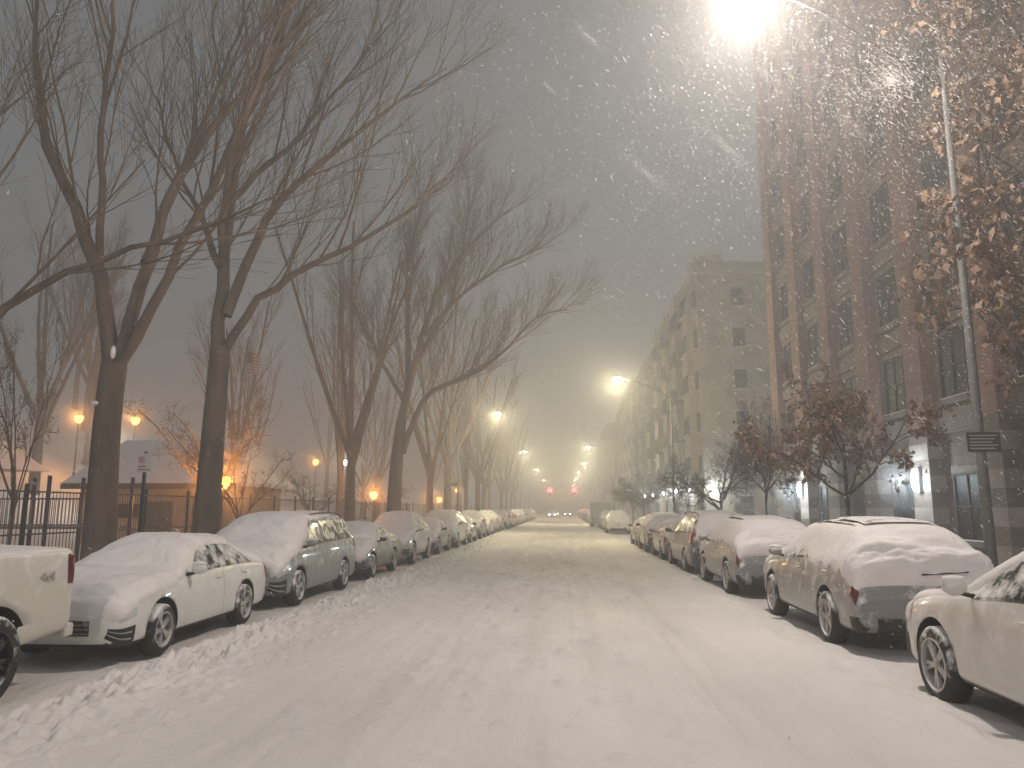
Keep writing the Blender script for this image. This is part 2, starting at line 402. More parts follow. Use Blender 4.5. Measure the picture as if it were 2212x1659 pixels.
def snow_patch(S, prof, T=.1, seed=0):
    us_ = [p[0] for p in prof]
    nu, nv = 120, 56; vs_ = []
    for i in range(nu + 1):
        u = us_[0] + (us_[-1] - us_[0]) * i / nu
        ve = np.interp(u, us_, [p[1] for p in prof]); th = np.interp(u, us_, [p[2] for p in prof])
        e = min(i, nu - i) / 7.; eu = math.sqrt(max(0, 1 - (1 - min(e, 1)) ** 2))
        P = S.par(u)
        for j in range(nv + 1):
            s_ = 2 * j / nv - 1
            nse = float(vn(u * 1.3 + seed * 7, s_ * 1.4, 2)); n2 = float(fbm(np.array(u * 1.7 + seed * 3.), np.array(s_ * 2.), 3, 5))
            n3 = float(fbm(np.array(u * 5. + seed), np.array(s_ * 7.), 3, 15))
            vee = ve + .40 * n2 + .16 * n3
            v = 7 + s_ * (7 - vee)
            p = S.pt(u, v, P); n = S.nrm(u, v)
            t = th * (1 - abs(s_) ** 4) ** .6 * eu * (1 + .75 * nse + .22 * n3) - .012 * (1 - eu * (abs(s_) < .99))
            if abs(s_) > .995 or i in (0, nu): t = -.012
            q = p + n * t * .65 + np.array([0, 0, t * .45]); vs_.append(tuple(q))
    fs = [(i * (nv + 1) + j, (i + 1) * (nv + 1) + j, (i + 1) * (nv + 1) + j + 1, i * (nv + 1) + j + 1) for i in range(nu) for j in range(nv)]
    return MB().add(vs_, fs)
def wheel_meshes(r, w, style):
    t = MB().lathe([(r * .66, -w / 2), (r * .9, -w / 2), (r * .985, -w / 2 + .03), (r, 0), (r * .985, w / 2 - .03), (r * .9, w / 2), (r * .66, w / 2)], axis='x', n=40)
    R = MB(); ri = r * .69
    R.lathe([(ri, -w / 2), (ri, w / 2 + .004), (ri * .93, w / 2 + .006), (ri * .90, w / 2 - .03), (ri * .88, -w / 2 + .05)], axis='x', n=40)
    R.lathe([(ri * .9, -w / 2 + .08), (.001, -w / 2 + .08)], axis='x', n=24, mi=1)
    R.lathe([(.03, -.02), (r * .17, -.02), (r * .17, w / 2 - .035), (r * .1, w / 2 - .012), (.001, w / 2 - .012)], axis='x', n=16)
    ns = {'five': 5, 'ten': 10, 'six': 6}[style]
    for k in range(ns):
        a = 2 * math.pi * k / ns
        for da in ((-.14, .14) if style == 'five' or style == 'six' else (0,)):
            a1 = a + da * 1.0; a0 = a + da * .7; wd = .016 if style != 'ten' else .017
            xo = w / 2 - .022
            def q(rr, aa, dw, x): return (x, rr * math.cos(aa) - dw * math.sin(aa), rr * math.sin(aa) + dw * math.cos(aa))
            vs = [q(r * .12, a0, -wd, xo), q(r * .12, a0, wd, xo), q(ri * .95, a1, wd * 1.2, xo - .004), q(ri * .95, a1, -wd * 1.2, xo - .004)]
            vb = [(v[0] - .03, v[1], v[2]) for v in vs]
            R.add(vs + vb, [(0, 1, 2, 3), (0, 4, 5, 1), (1, 5, 6, 2), (2, 6, 7, 3), (3, 7, 4, 0)])
    return t, R
WM = {}
def wheel(parent, x, y, r, style, key):
    k = (round(r, 3), style, key)
    if k not in WM:
        t, R = wheel_meshes(r, .22, style)
        rm = M['rimdark'] if key == 'black' else M['rim']
        tm = t.mesh('tyre', [M['tyre']]); tm.polygons.foreach_set('use_smooth', [True] * len(tm.polygons))
        WM[k] = (tm, R.mesh('rim', [rm, M['black']]))
    e = bpy.data.objects.new('wheel', None); e.empty_display_size = .1
    e.location = (x, y, r - .02); e.rotation_euler = (0, 0, 0 if x > 0 else math.pi); link(e, parent)
    a = random.random() * 6
    for nm, me in zip(('tyre', 'rim'), WM[k]):
        o = bpy.data.objects.new(nm, me); o.rotation_euler = (a, 0, 0); link(o, e)
    return e

def build_car(kind, color, label, style='five', hide_detail=False, seed=1, rimkey='', cover='normal'):
    st = SHAPES[kind]; S = Shape(st['st']); wh = st['wheels']; rw = st['rw']; wm = S.a[:, 2].max(); hl = S.a[0, 0]; rl = S.a[-1, 0]
    root = empty('parked_' + st['name'], label=label, cat=st['cat'], group='vehicles parked along the kerbs')
    if kind not in BODY: BODY[kind] = body_mesh(S, wh, rw)
    b = bpy.data.objects.new('body', BODY[kind]); link(b, root)
    for (u0, u1, v0, v1, nm) in st['top']:
        patch(S, u0, u1, v0, 14 - v0, .006, 12, 16).obj(nm, M['glass'], root, True)
    for (u0, u1) in st['side']:
        for sg in (1, -1):
            mb = patch(S, u0, u1, 4.13, 4.86, .007, 10, 6)
            fr = patch(S, u0 - .05, u1 + .05, 4.06, 4.92, .0035, 10, 6)
            if sg < 0:
                for q in (mb, fr): q.v = [(-x, y, z) for x, y, z in q.v]; q.f = [f[::-1] for f in q.f]
            g = mb.obj('side_window', M['glass'], root, True); fr.obj('window_trim', M['black'], root, True)
    def flip(mb):
        mb.v = [(-x, y, z) for x, y, z in mb.v]; mb.f = [f[::-1] for f in mb.f]; return mb
    for sg in (1, -1):
        sm = MB()
        for u in st['seams']: patch(S, u, u + st.get('su', .012), 1.7, 4.0, .0025, 1, 12, False, sm)
        patch(S, min(st['seams']), max(st['seams']), 1.68, 1.72, .0025, 30, 1, False, sm)
        if sg < 0: flip(sm)
        sm.obj('door_seams', M['black'], root)
        sl = patch(S, st['sill'][0], st['sill'][1], 1.0, st['sill'][2], .006, 30, 4)
        if sg < 0: flip(sl)
        sl.obj('sill_trim', M['black'], root, True)
    for u in st['handles']:
        for sg in (1, -1):
            p = S.pt(u, 3.55); h = MB().ell((sg * (abs(p[0]) + .016), p[1], p[2] + .03), (.018, .095, .016)); h.obj('door_handle', M['paint'], root, True)
    for nm, key, mm in (('headlight', 'head', 'lens'), ('tail_light', 'tail', st.get('tailm', 'red'))):
        u0, u1, v0, v1 = st[key]
        for sg in (1, -1):
            mb = patch(S, u0, u1, v0, v1, .012, 8, 8, f=lambda a, c, u, v: .004 + .02 * (max(0, math.sin(a * math.pi) * math.sin(c * math.pi))) ** .4)
            if sg < 0: flip(mb)
            mb.obj(nm, M[mm], root, True)
    mu = st['mirror']; p = S.pt(mu, 4.1)
    for sg in (1, -1):
        mb = MB().ell((sg * (abs(p[0]) + .15), p[1] + .02, p[2] + .10), (.115, .065, .075))
        mb.tube([(sg * (abs(p[0]) - .02), p[1] + .03, p[2] + .02), (sg * (abs(p[0]) + .12), p[1] + .02, p[2] + .06)], .025, 8, 1)
        mb.obj('side_mirror', [M['paint'], M['black']], root, True)
        MB().ell((sg * (abs(p[0]) + .15), p[1] + .02, p[2] + .175), (.11, .06, .03)).obj('mirror_snow', M['snow'], root, True)
    zf = S.a[0, 1]; zt = S.a[0, 5]; g = MB()
    g.box(-.46, .46, hl - .05, hl + .006, zf + .03, zt - .04)
    for k in range(3):
        z = zf + .05 + k * (zt - zf - .1) / 3; g.box(-.47, .47, hl + .006, hl + .016, z, z + .012, 1)
    g.obj('grille', [M['black'], M['chrome']], root, bevel=.004)
    li = patch(S, .35, 1.9, 1.55, 2.75, .007, 10, 6); li2 = patch(S, .35, 1.7, 2.0, 2.12, .016, 10, 1); li3 = patch(S, .35, 1.7, 2.4, 2.5, .016, 10, 1)
    for sg in (1, -1):
        q = MB().add(li.v, li.f).add(li2.v, li2.f, 1).add(li3.v, li3.f, 1)
        if sg < 0: flip(q)
        q.obj('lower_grille', [M['black'], M['chrome']], root)
    rb = MB(); n = S.n - 1
    patch(S, n - 2.6, n - .4, 1.0, 2.3, .008, 8, 6, True, rb)
    rb.box(-.62, .62, rl - .012, rl + .06, S.a[-1, 1] - .08, S.a[-1, 1] + .10)
    rb.obj('rear_bumper', M[st.get('bump', 'black')], root, True)
    pl = MB().box(-.15, .15, rl - .02, rl - .008, st['plz'], st['plz'] + .15); pl.obj('licence_plate', M['plate'], root, bevel=.005)
    for wy in wh:
        for sx in (-1, 1): wheel(root, sx * (wm - .10), wy, rw, style, rimkey)
    if kind in ('suv', 'van'):
        ua, ub = st['rails']
        for sg in (1, -1):
            pts = [];
            for k in range(9):
                u = ua + (ub - ua) * k / 8; q = S.pt(u, 5.15); pts.append((sg * abs(q[0]), q[1], q[2] + (.07 if 0 < k < 8 else .0)))
            MB().tube(pts, .018, 6).obj('roof_rail', M['black'], root, True)
    sp = st['snow'] if cover == 'normal' else st['snow_' + cover]
    snow_patch(S, sp, seed=seed).obj('snow_cover', M['snow'], root, True)
    for c in root.children: c.color = (*color, 1)
    return root
SHAPES = {}; BODY = {}
SHAPES['sedan'] = dict(name='sedan', cat='car', rw=.325, wheels=(1.38, -1.27), bump='paint',
  st=[(2.32, .33, .60, .54, .58, .58, .48), (2.22, .21, .80, .63, .76, .69, .62), (2.0, .19, .865, .72, .82, .77, .68), (1.5, .19, .885, .82, .84, .86, .70), (1.05, .19, .89, .89, .85, .93, .72),
      (.92, .19, .89, .905, .85, .97, .71), (.10, .19, .89, .92, .85, 1.33, .58), (-.15, .19, .89, .93, .85, 1.385, .56), (-.65, .19, .89, .935, .85, 1.405, .56), (-1.15, .19, .89, .945, .85, 1.36, .55),
      (-1.35, .19, .89, .95, .85, 1.30, .55), (-1.9, .19, .88, .955, .83, 1.06, .62), (-2.1, .2, .87, .94, .82, 1.0, .66), (-2.24, .24, .85, .90, .80, .95, .66), (-2.31, .32, .80, .79, .77, .83, .66), (-2.32, .38, .76, .62, .72, .66, .6)],
  top=[(5.1, 6.0, 5.25, 0, 'windscreen'), (10.1, 10.9, 5.3, 0, 'rear_window')], side=[(5.45, 7.45), (7.65, 9.5), (9.62, 10.6)], seams=[4.35, 7.55, 9.6], handles=[7.2, 9.35], sill=(3.6, 11, 1.35),
  head=(.9, 2.0, 3.2, 4.3), tail=(12.6, 13.7, 3.1, 4.3), mirror=5.35, plz=.66,
  snow=[(.2, 3.3, .05), (.8, 3.3, .09), (2, 3.6, .13), (4.6, 3.9, .15), (5.2, 4.2, .19), (5.8, 4.6, .16), (6.4, 4.85, .10), (8, 4.95, .07), (10.5, 4.9, .08), (11.5, 4.3, .12), (13.6, 4.0, .08)])
SHAPES['suv'] = dict(name='sport_utility_car', cat='car', rw=.365, wheels=(1.45, -1.36),
  st=[(2.35, .42, .64, .64, .62, .74, .50), (2.27, .27, .85, .77, .81, .86, .66), (2.05, .24, .92, .88, .87, .96, .74), (1.5, .24, .94, .98, .89, 1.05, .76), (1.08, .24, .945, 1.02, .90, 1.09, .78),
      (.97, .24, .945, 1.03, .90, 1.13, .77), (.28, .24, .945, 1.05, .90, 1.52, .64), (.03, .24, .945, 1.06, .90, 1.60, .62), (-.6, .24, .945, 1.07, .90, 1.65, .62), (-1.45, .24, .94, 1.10, .89, 1.62, .60),
      (-1.85, .24, .935, 1.13, .87, 1.56, .58), (-2.14, .25, .92, 1.13, .84, 1.24, .66), (-2.25, .27, .91, 1.04, .83, 1.08, .70), (-2.32, .31, .89, .86, .83, .92, .72), (-2.35, .36, .84, .66, .80, .70, .7)],
  top=[(5.1, 6.1, 5.2, 0, 'windscreen'), (10.15, 11.1, 5.25, 0, 'rear_window')], side=[(5.4, 7.5), (7.68, 9.0), (9.12, 9.9)], seams=[4.35, 7.6, 9.1], handles=[7.25, 8.9], sill=(3.4, 11.4, 1.55),
  head=(.9, 2.1, 3.2, 4.3), tail=(11.9, 13.3, 3.0, 3.9), tailm='darkred', mirror=5.35, plz=.60, rails=(6.9, 9.9),
  snow=[(.5, 3.6, .04), (1.2, 3.7, .09), (2, 3.9, .13), (4.6, 4.0, .14), (5.2, 4.3, .18), (6, 4.75, .14), (8, 4.95, .10), (9.9, 4.8, .13), (10.4, 4.4, .17), (11.4, 4.0, .18), (12.6, 3.8, .12), (13.6, 3.6, .05)],
  snow_heavy=[(.5, 3.7, .04), (1.2, 3.8, .07), (2, 3.9, .09), (4.6, 4.0, .11), (5.2, 4.0, .15), (6, 4.05, .08), (8, 3.95, .05), (9.8, 3.7, .06), (10.4, 3.4, .13), (11.2, 3.3, .23), (12.2, 3.4, .19), (13.2, 3.6, .07)],
  snow_light=[(.5, 4.1, .02), (2, 4.2, .05), (4.6, 4.3, .07), (5.2, 4.5, .12), (6, 4.95, .08), (8, 5.0, .06), (9.9, 4.9, .08), (10.4, 4.8, .1), (11.4, 4.5, .1), (12.4, 4.3, .04)])
SHAPES['van'] = dict(name='minivan', cat='minivan', rw=.34, wheels=(1.62, -1.41), bump='paint',
  st=[(2.54, .36, .62, .60, .60, .68, .5), (2.45, .22, .87, .76, .82, .84, .66), (2.2, .19, .95, .89, .90, .97, .76), (1.78, .19, .985, 1.0, .93, 1.07, .80), (1.58, .19, .985, 1.04, .94, 1.13, .80),
      (.72, .19, .985, 1.06, .94, 1.62, .70), (.42, .19, .985, 1.07, .94, 1.71, .69), (-.6, .19, .985, 1.08, .94, 1.765, .69), (-1.8, .19, .985, 1.10, .93, 1.73, .68), (-2.22, .2, .97, 1.12, .91, 1.64, .66),
      (-2.40, .21, .95, 1.12, .88, 1.26, .72), (-2.48, .25, .93, .98, .86, 1.02, .74), (-2.54, .33, .88, .72, .83, .76, .72)],
  top=[(4.1, 5.05, 5.2, 0, 'windscreen'), (9.15, 10.0, 5.3, 0, 'rear_window')], side=[(4.5, 6.35), (6.5, 7.5), (7.6, 9.0)], seams=[3.9, 6.42, 7.55], su=.012, handles=[6.2, 6.65], sill=(3.2, 9.6, 1.2),
  head=(.9, 2.1, 3.1, 4.2), tail=(9.3, 10.5, 3.3, 4.6), mirror=4.4, plz=.8, rails=(5.8, 8.8),
  snow=[(.4, 3.2, .06), (1.0, 3.3, .13), (2, 3.7, .18), (3.6, 4.0, .19), (4.2, 4.2, .22), (4.8, 4.5, .18), (5.4, 4.85, .10), (7, 5.0, .05), (8.8, 5.0, .07), (9.3, 4.8, .11), (10.6, 4.5, .06)])
SHAPES['pickup'] = dict(name='pickup_truck', cat='pickup truck', rw=.43, wheels=(1.95, -1.68), bump='paint',
  st=[(2.9, .55, .80, .95, .78, 1.08, .7), (2.8, .45, .96, 1.1, .90, 1.2, .8), (1.9, .42, .99, 1.2, .95, 1.27, .85), (1.5, .42, .99, 1.22, .95, 1.34, .82), (.9, .42, .99, 1.24, .95, 1.86, .72),
      (.6, .42, .99, 1.25, .95, 1.94, .70), (-.45, .42, .99, 1.27, .95, 1.94, .70), (-.72, .42, .99, 1.3, .96, 1.82, .72), (-.78, .42, .99, 1.34, .97, 1.41, .93), (-1.5, .42, .995, 1.36, .975, 1.42, .94),
      (-2.78, .50, .99, 1.36, .97, 1.42, .94), (-2.84, .50, .985, 1.34, .965, 1.40, .93), (-2.86, .52, .97, 1.28, .95, 1.34, .9)],
  top=[(3.1, 3.95, 5.2, 0, 'windscreen'), (7.05, 7.7, 5.3, 0, 'rear_window')], side=[(3.4, 5.4), (5.5, 6.9)], seams=[3.0, 5.45, 7.1], handles=[5.2, 6.2], sill=(2.3, 8.6, 1.2),
  head=(.5, 1.5, 3.1, 4.2), tail=(10.12, 10.95, 3.05, 4.15), tailm='darkred', mirror=3.5, plz=.62,
  snow=[(.6, 4.2, .05), (2.6, 4.4, .1), (3.5, 4.9, .1), (5, 5, .08), (6.8, 5, .08), (7.8, 5.2, .06), (8.5, 4.7, .05), (11, 4.6, .04)])
WHITE = (.66, .655, .63); SILVER = (.33, .34, .34); DARK = (.025, .025, .028); GREY = (.12, .12, .13); CREAM = (.60, .57, .50); BRONZE = (.24, .24, .235); LSIL = (.42, .42, .41)

LX, RX = -6.10, 4.55
def place(car, x, y, rot, z=.03): car.location = (x, y, z); car.rotation_euler = (0, 0, rot); return car
PI = math.pi
pk = place(build_car('pickup', CREAM, 'cream white pickup truck with black wheels and snow dusted bed', 'six', rimkey='black', seed=1), LX - .33, 8.38 - 2.86, PI)
text_mesh('bed_decal', '4x4', .15, M['grey'], pk, (-.999, -2.4, 1.14), (PI / 2, 0, -PI / 2))
sb = MB().box(-.93, .93, -3.02, -2.86, .45, .60).obj('rear_step_bumper', M['paint'], pk, bevel=.03); sb.color = (*CREAM, 1)
s1 = place(build_car('sedan', WHITE, 'white four-door sedan with thick snow over bonnet and windscreen', 'five', seed=2), LX, 9.0 + 2.32, PI + .01)
v1 = place(build_car('van', (.19, .20, .20), 'silver grey minivan with snow heaped on its bonnet and roof', 'five', seed=3), LX - .05, 14.2 + 2.54, PI - .01)
s2 = place(build_car('sedan', DARK, 'dark sedan covered in snow parked behind a minivan', 'ten', seed=4), LX + .05, 20.0 + 2.32, PI)
u1 = place(build_car('suv', LSIL, 'light silver sport utility car capped with snow', 'five', seed=5), LX + .08, 25.4 + 2.35, PI)
r1 = place(build_car('suv', (.58, .57, .53), 'off-white sport utility car with lightly dusted bonnet', 'five', seed=6, cover='light'), RX + .02, 8.95 - 2.35, 0)
r2 = place(build_car('suv', BRONZE, 'silver grey sport utility car with snow caked rear hatch', 'five', seed=7, cover='heavy'), RX + .08, 10.35 + 2.35, 0)
patch(Shape(SHAPES['suv']['st']), 8.1, 9.7, 5.5, 14 - 5.5, .10, 10, 12).obj('sunroof', M['glass'], r2, True)
MB().tube([(-.05, -2.40, 1.02), (.5, -2.46, 1.06)], .012, 6).obj('rear_wiper', M['black'], r2, True)
r3 = place(build_car('suv', (.20, .20, .21), 'grey sport utility car with thick snow on the roof', 'ten', seed=8, cover='heavy'), RX + .02, 16.7 + 2.35, 0)
r4 = place(build_car('van', (.08, .08, .08), 'dark minivan with roof rails under a snow cap', 'five', seed=9), RX + .05, 22.4 + 2.54, 0)
y = 31.3; i = 0
cols = [(DARK, 'black'), (WHITE, 'white'), (GREY, 'grey'), (SILVER, 'silver'), ((.07, .07, .072), 'charcoal'), (LSIL, 'pale silver'), ((.03, .035, .05), 'navy')]
seq = [s2, v1, s1, u1, s2, u1, s1, u1, v1, s2, s1, u1]
def kn(o): return o.name.split('.')[0].replace('parked_', '').replace('_', ' ')
while y < 150:
    p = seq[i % len(seq)]; c, cn = cols[(i * 3) % 7]
    clone(p, (LX + random.uniform(-.1, .12), y + 2.4, .03), PI + random.uniform(-.02, .02), '%s %s with snow on roof and bonnet' % (cn, kn(p)), (*c, 1))
    y += random.uniform(5.3, 6.0); i += 1
ys = [(28.2, s1), (33.3, r3), (38.4, s1)]
for k, (yy, p) in enumerate(ys):
    c, cn = cols[(k * 2 + 2) % 7]
    clone(p, (RX + random.uniform(-.05, .1), yy + 2.3, .03), random.uniform(-.02, .02), '%s %s under snow parked at the kerb' % (cn, kn(p)), (*c, 1))
clone(u1, (4.25, 58 + 2.4, .03), -.03, 'white sport utility car half buried in snow', (*WHITE, 1))
bv = empty('parked_delivery_van', (3.95, 82, 0), 0, 'pale box delivery van with snow on its roof', 'van', 'vehicles parked along the kerbs')
MB().box(-1.02, 1.02, -3, 1.6, .55, 2.55).obj('cargo_box', M['white'], bv, bevel=.06)
cb_ = MB(); cb_.add([(-.95, 1.62, .4), (.95, 1.62, .4), (.95, 3.2, .4), (-.95, 3.2, .4), (-.9, 1.62, 2.1), (.9, 1.62, 2.1), (.85, 2.4, 2.05), (-.85, 2.4, 2.05), (-.92, 3.2, 1.15), (.92, 3.2, 1.15), (-.92, 2.6, 1.3), (.92, 2.6, 1.3)],
   [(0, 1, 5, 4), (4, 5, 6, 7), (7, 6, 11, 10), (10, 11, 9, 8), (8, 9, 2, 3), (0, 4, 7, 10, 8, 3), (1, 2, 9, 11, 6, 5), (0, 3, 2, 1)]); cb_.obj('cab', M['white'], bv, bevel=.04)
MB().box(-1.0, 1.0, -3, 1.6, 2.56, 2.7).obj('snow_cover', M['snow'], bv, bevel=.06)
for wy in (-2, 2.4):
    for sx in (-1, 1): wheel(bv, sx * .88, wy, .38, 'ten', '')
for sx in (-1, 1): MB().box(sx * .9 - .08, sx * .9 + .08, -3.03, -3.001, .8, 1.0).obj('tail_light', M['red'], bv)
y = 88; i = 0
while y < 165:
    p = seq[(i + 3) % len(seq)]; c, cn = cols[(i * 3 + 1) % 7]
    clone(p, (RX - .3 + random.uniform(-.1, .1), y + 2.4, .03), random.uniform(-.02, .02), '%s %s with snow on roof and bonnet' % (cn, kn(p)), (*c, 1))
    y += random.uniform(5.6, 7.0); i += 1
clone(s1, (RX - .2, 66, .03), 0, 'grey sedan under snow beyond the side street', (*GREY, 1)); clone(u1, (RX - .2, 72, .03), 0, 'silver sport utility car beyond the side street', (*SILVER, 1))

# ------------------------------------------------------------------ trees
class TG:
    def __init__(s): s.V = []; s.F = []; s.n = 0; s.LV = []
    def tube(s, P, R, n):
        P = np.asarray(P); k = len(P); R = np.asarray(R)
        T = np.empty_like(P); T[1:-1] = P[2:] - P[:-2]; T[0] = P[1] - P[0]; T[-1] = P[-1] - P[-2]
        T /= np.sqrt((T * T).sum(1))[:, None] + 1e-9
        ref = np.array([0, 0, 1.]) if abs(T[:, 2].mean()) < .8 else np.array([1., 0, 0])
        A = np.cross(T, ref); A /= np.sqrt((A * A).sum(1))[:, None] + 1e-9; B = np.cross(T, A)
        an = np.arange(n) * 2 * math.pi / n
        V = P[:, None, :] + R[:, None, None] * (np.cos(an)[None, :, None] * A[:, None, :] + np.sin(an)[None, :, None] * B[:, None, :])
        i = np.arange(k - 1)[:, None] * n; j = np.arange(n)[None, :]; j2 = (j + 1) % n
        F = np.stack([i + j, i + j2, i + n + j2, i + n + j], -1).reshape(-1, 4) + s.n
        s.V.append(V.reshape(-1, 3)); s.F.append(F); s.n += k * n
    def mesh(s, name, m):
        V = np.concatenate(s.V); F = np.concatenate(s.F); return rawmesh(name, V, F, [m], True)
def rv(): return np.array([random.gauss(0, 1), random.gauss(0, 1), random.gauss(0, 1)])
def nz(v): return v / (math.sqrt(float(v @ v)) + 1e-9)
def resample(P, n):
    P = np.array(P, float); d = np.r_[0, np.cumsum(np.linalg.norm(np.diff(P, axis=0), axis=1))]; t = np.linspace(0, d[-1], n)
    out = np.stack([np.interp(t, d, P[:, k]) for k in range(3)], 1)
    for _ in range(2): out[1:-1] = (out[:-2] + 2 * out[1:-1] + out[2:]) / 4
    return out, d[-1]
def grow(tr, cr, p, d, L, r, lev, q):
    nseg = (6, 6, 5, 4, 3, 3)[lev]; pts = [p]; rad = [r]; dirs = [d]; end = .35 if lev < 4 else .5
    for i in range(nseg):
        d = nz(d + rv() * q['wob'] * (.6 + .25 * lev) + np.array([0, 0, q['up'] * (.5 if lev > 2 else 1)])); p = p + d * (L / nseg); pts.append(p); dirs.append(d); rad.append(max(q['rmin'], r * (1 - (1 - end) * (i + 1) / nseg)))
    (tr if lev <= 1 else cr).tube(pts, rad, (10, 8, 6, 4, 3, 3)[lev])
    if q.get('leaves') and lev >= q['max'] - 1:
        for _ in range(q['leaves']):
            k = random.randint(1, nseg); q['LP'].append(pts[k] + rv() * .07)
    spawn(tr, cr, pts, rad, dirs, L, lev, q)
def spawn(tr, cr, pts, rad, dirs, L, lev, q, t0=.25, nch=None, bias=None):
    if lev >= q['max']: return
    nc = nch or q['nc'][lev]; nseg = len(pts) - 1
    for k in range(nc):
        t = t0 + (1 - t0) * (k + random.random()) / nc; f = t * nseg; i = min(int(f), nseg - 1); a = f - i
        pp = pts[i] * (1 - a) + pts[i + 1] * a; rr = rad[i] * (1 - a) + rad[i + 1] * a; dd = nz(dirs[min(i + 1, nseg)])
        ax = nz(np.cross(dd, rv())); an = random.uniform(*q['ang'])
        nd = nz(dd * math.cos(an) + ax * math.sin(an) + np.array([0, 0, .18]))
        if bias is not None: nd = nz(nd + bias)
        LL = q['len'][lev + 1] * random.uniform(.6, 1.25) * (1.15 - .5 * t)
        grow(tr, cr, pp, nd, LL, max(q['rmin'], min(rr * .62, LL * q['rr'])), lev + 1, q)
ELM = dict(wob=.06, up=.085, rmin=.0045, nc=[6, 7, 7, 6, 0], ang=(.28, .60), len=[6, 6, 3.8, 1.9, 1.0, .5], rr=.0098, max=4)
ELN = dict(ELM); ELN['nc'] = [6, 6, 6, 6, 0]; ELN['rmin'] = .0038; ELN['rr'] = .009
def fix_tree(limbs, trunk, label, q=ELM, name='bare_tree', loc=(0, 0, 0), group='tall bare park trees', dens=1.3, snowfork=None):
    tr, cr = TG(), TG()
    P, L = resample(trunk[0], 9); R = np.interp(np.linspace(0, 1, 9), np.linspace(0, 1, len(trunk[1])), trunk[1]); tr.tube(P, R, 14)
    for (pp, r0, r1) in limbs:
        P, L = resample(pp, 14); P[1:-1] += np.array([rv() * .04 for _ in range(12)]); R = np.linspace(r0, r1, 14); tr.tube(P, R, 9)
        D = np.gradient(P, axis=0); spawn(tr, cr, list(P), list(R), list(D), L, 1, q, .22, int(3 + L * dens))
    e = empty(name, loc, 0, label, 'tree', group)
    for nm, g, mm in (('trunk', tr, 'bark'), ('crown', cr, 'twig')):
        o = bpy.data.objects.new(nm, g.mesh(nm, M[mm])); link(o, e)
    for (c, r) in (snowfork or []): MB().ell(c, r).obj('snow_in_fork', M['snow'], e, True)
    return e
def rand_tree(seed, H, label, q=ELM, tr_r=.32, th=4.5, name='bare_tree', group='tall bare park trees', lean=0, nl=6, spread=.55, leafm='leaf', leafsz=.09, tw='twig'):
    random.seed(seed); tr, cr = TG(), TG()
    P, L = resample([(0, 0, -.2), (lean * .3, 0, th * .5), (lean, 0, th)], 8); tr.tube(P, np.linspace(tr_r, tr_r * .72, 8), 12)
    tr.tube([(0, 0, -.2), (0, 0, .1), (0, 0, .5)], [tr_r * 1.5, tr_r * 1.25, tr_r * .98], 12)
    q = dict(q); q['LP'] = []
    for k in range(nl):
        a = 2 * math.pi * (k + random.random() * .6) / nl; sp = spread * random.uniform(.5, 1.2) if k else .1
        d = nz(np.array([math.cos(a) * sp, math.sin(a) * sp, 1.])); LL = (H - th) * random.uniform(.75, 1.0)
        p = P[-1 - random.choice([0, 0, 1, 2])]
        grow(tr, cr, p, d, LL, tr_r * random.uniform(.42, .6), 1, q)
    e = empty(name, (0, 0, 0), 0, label, 'tree', group)
    for nm, g, mm in (('trunk', tr, 'bark' if tw == 'twig' else tw), ('crown', cr, tw)):
        me = g.mesh(nm, M[mm])
        o = bpy.data.objects.new(nm, me); link(o, e)
    if q['LP']:
        LP = np.array(q['LP']); n = len(LP)
        a = rng.normal(size=(n, 3)); a /= np.linalg.norm(a, axis=1)[:, None]; b = np.cross(a, rng.normal(size=(n, 3))); b /= np.linalg.norm(b, axis=1)[:, None]; c = np.cross(a, b)
        s = (leafsz * rng.uniform(.5, 1.2, n))[:, None]
        V = np.stack([LP - a * s * .6, LP - a * s * .1 + b * s * .42 + c * s * .15, LP + a * s * .1 + b * s * .2, LP + a * s * .65, LP + a * s * .15 - b * s * .2 + c * s * .1, LP - a * s * .12 - b * s * .45 + c * s * .12], 1).reshape(-1, 3)
        F = (np.arange(n) * 6)[:, None, None] + np.array([[0, 1, 2, 5], [2, 3, 4, 5]])[None]
        o = bpy.data.objects.new('foliage', rawmesh('foliage', V, F.reshape(-1, 4), [M[leafm]])); link(o, e)
    return e
random.seed(11)
Y = 15.6
t1 = fix_tree([([(-9.69, Y, 4.7), (-10.06, Y + .2, 6.7), (-10.6, Y - .3, 8.2), (-11.4, Y - .4, 9.7), (-12.1, Y, 11.5), (-12.8, Y + .5, 14.5)], .19, .035),
               ([(-9.65, Y, 4.8), (-9.3, Y + .3, 6.9), (-9.3, Y + .6, 8.5), (-8.8, Y + .9, 10.4), (-7.4, Y + 1.3, 12.6), (-6.0, Y + 1.5, 14.7), (-5.0, Y + 1.6, 16.6)], .16, .025),
               ([(-9.6, Y, 4.9), (-8.54, Y - .2, 6.8), (-7.9, Y - .4, 7.9), (-6.9, Y - .9, 9.8), (-6.0, Y - 1.2, 11.8), (-5.5, Y - 1.2, 13.6)], .13, .02),
               ([(-9.4, Y + .4, 7.4), (-9.6, Y + 1.6, 9.6), (-9.4, Y + 2.6, 12), (-8.7, Y + 3.2, 15.5)], .11, .025),
               ([(-10.3, Y + .1, 7.5), (-9.9, Y - .9, 9.5), (-9.4, Y - 1.6, 12), (-9.0, Y - 2, 14)], .09, .02)],
              ([(-9.65, Y, -.1), (-9.65, Y, 1.0), (-9.75, Y, 4.0), (-9.68, Y, 5.0)], [.40, .31, .28, .26]), 'tall forked bare tree beside the pavement with snow in its fork',
              q=ELN, dens=.95, snowfork=[((-9.60, Y - .2, 5.2), (.05, .07, .15)), ((-9.88, Y - .22, 4.1), (.09, .08, .05))])
Y = 20.0
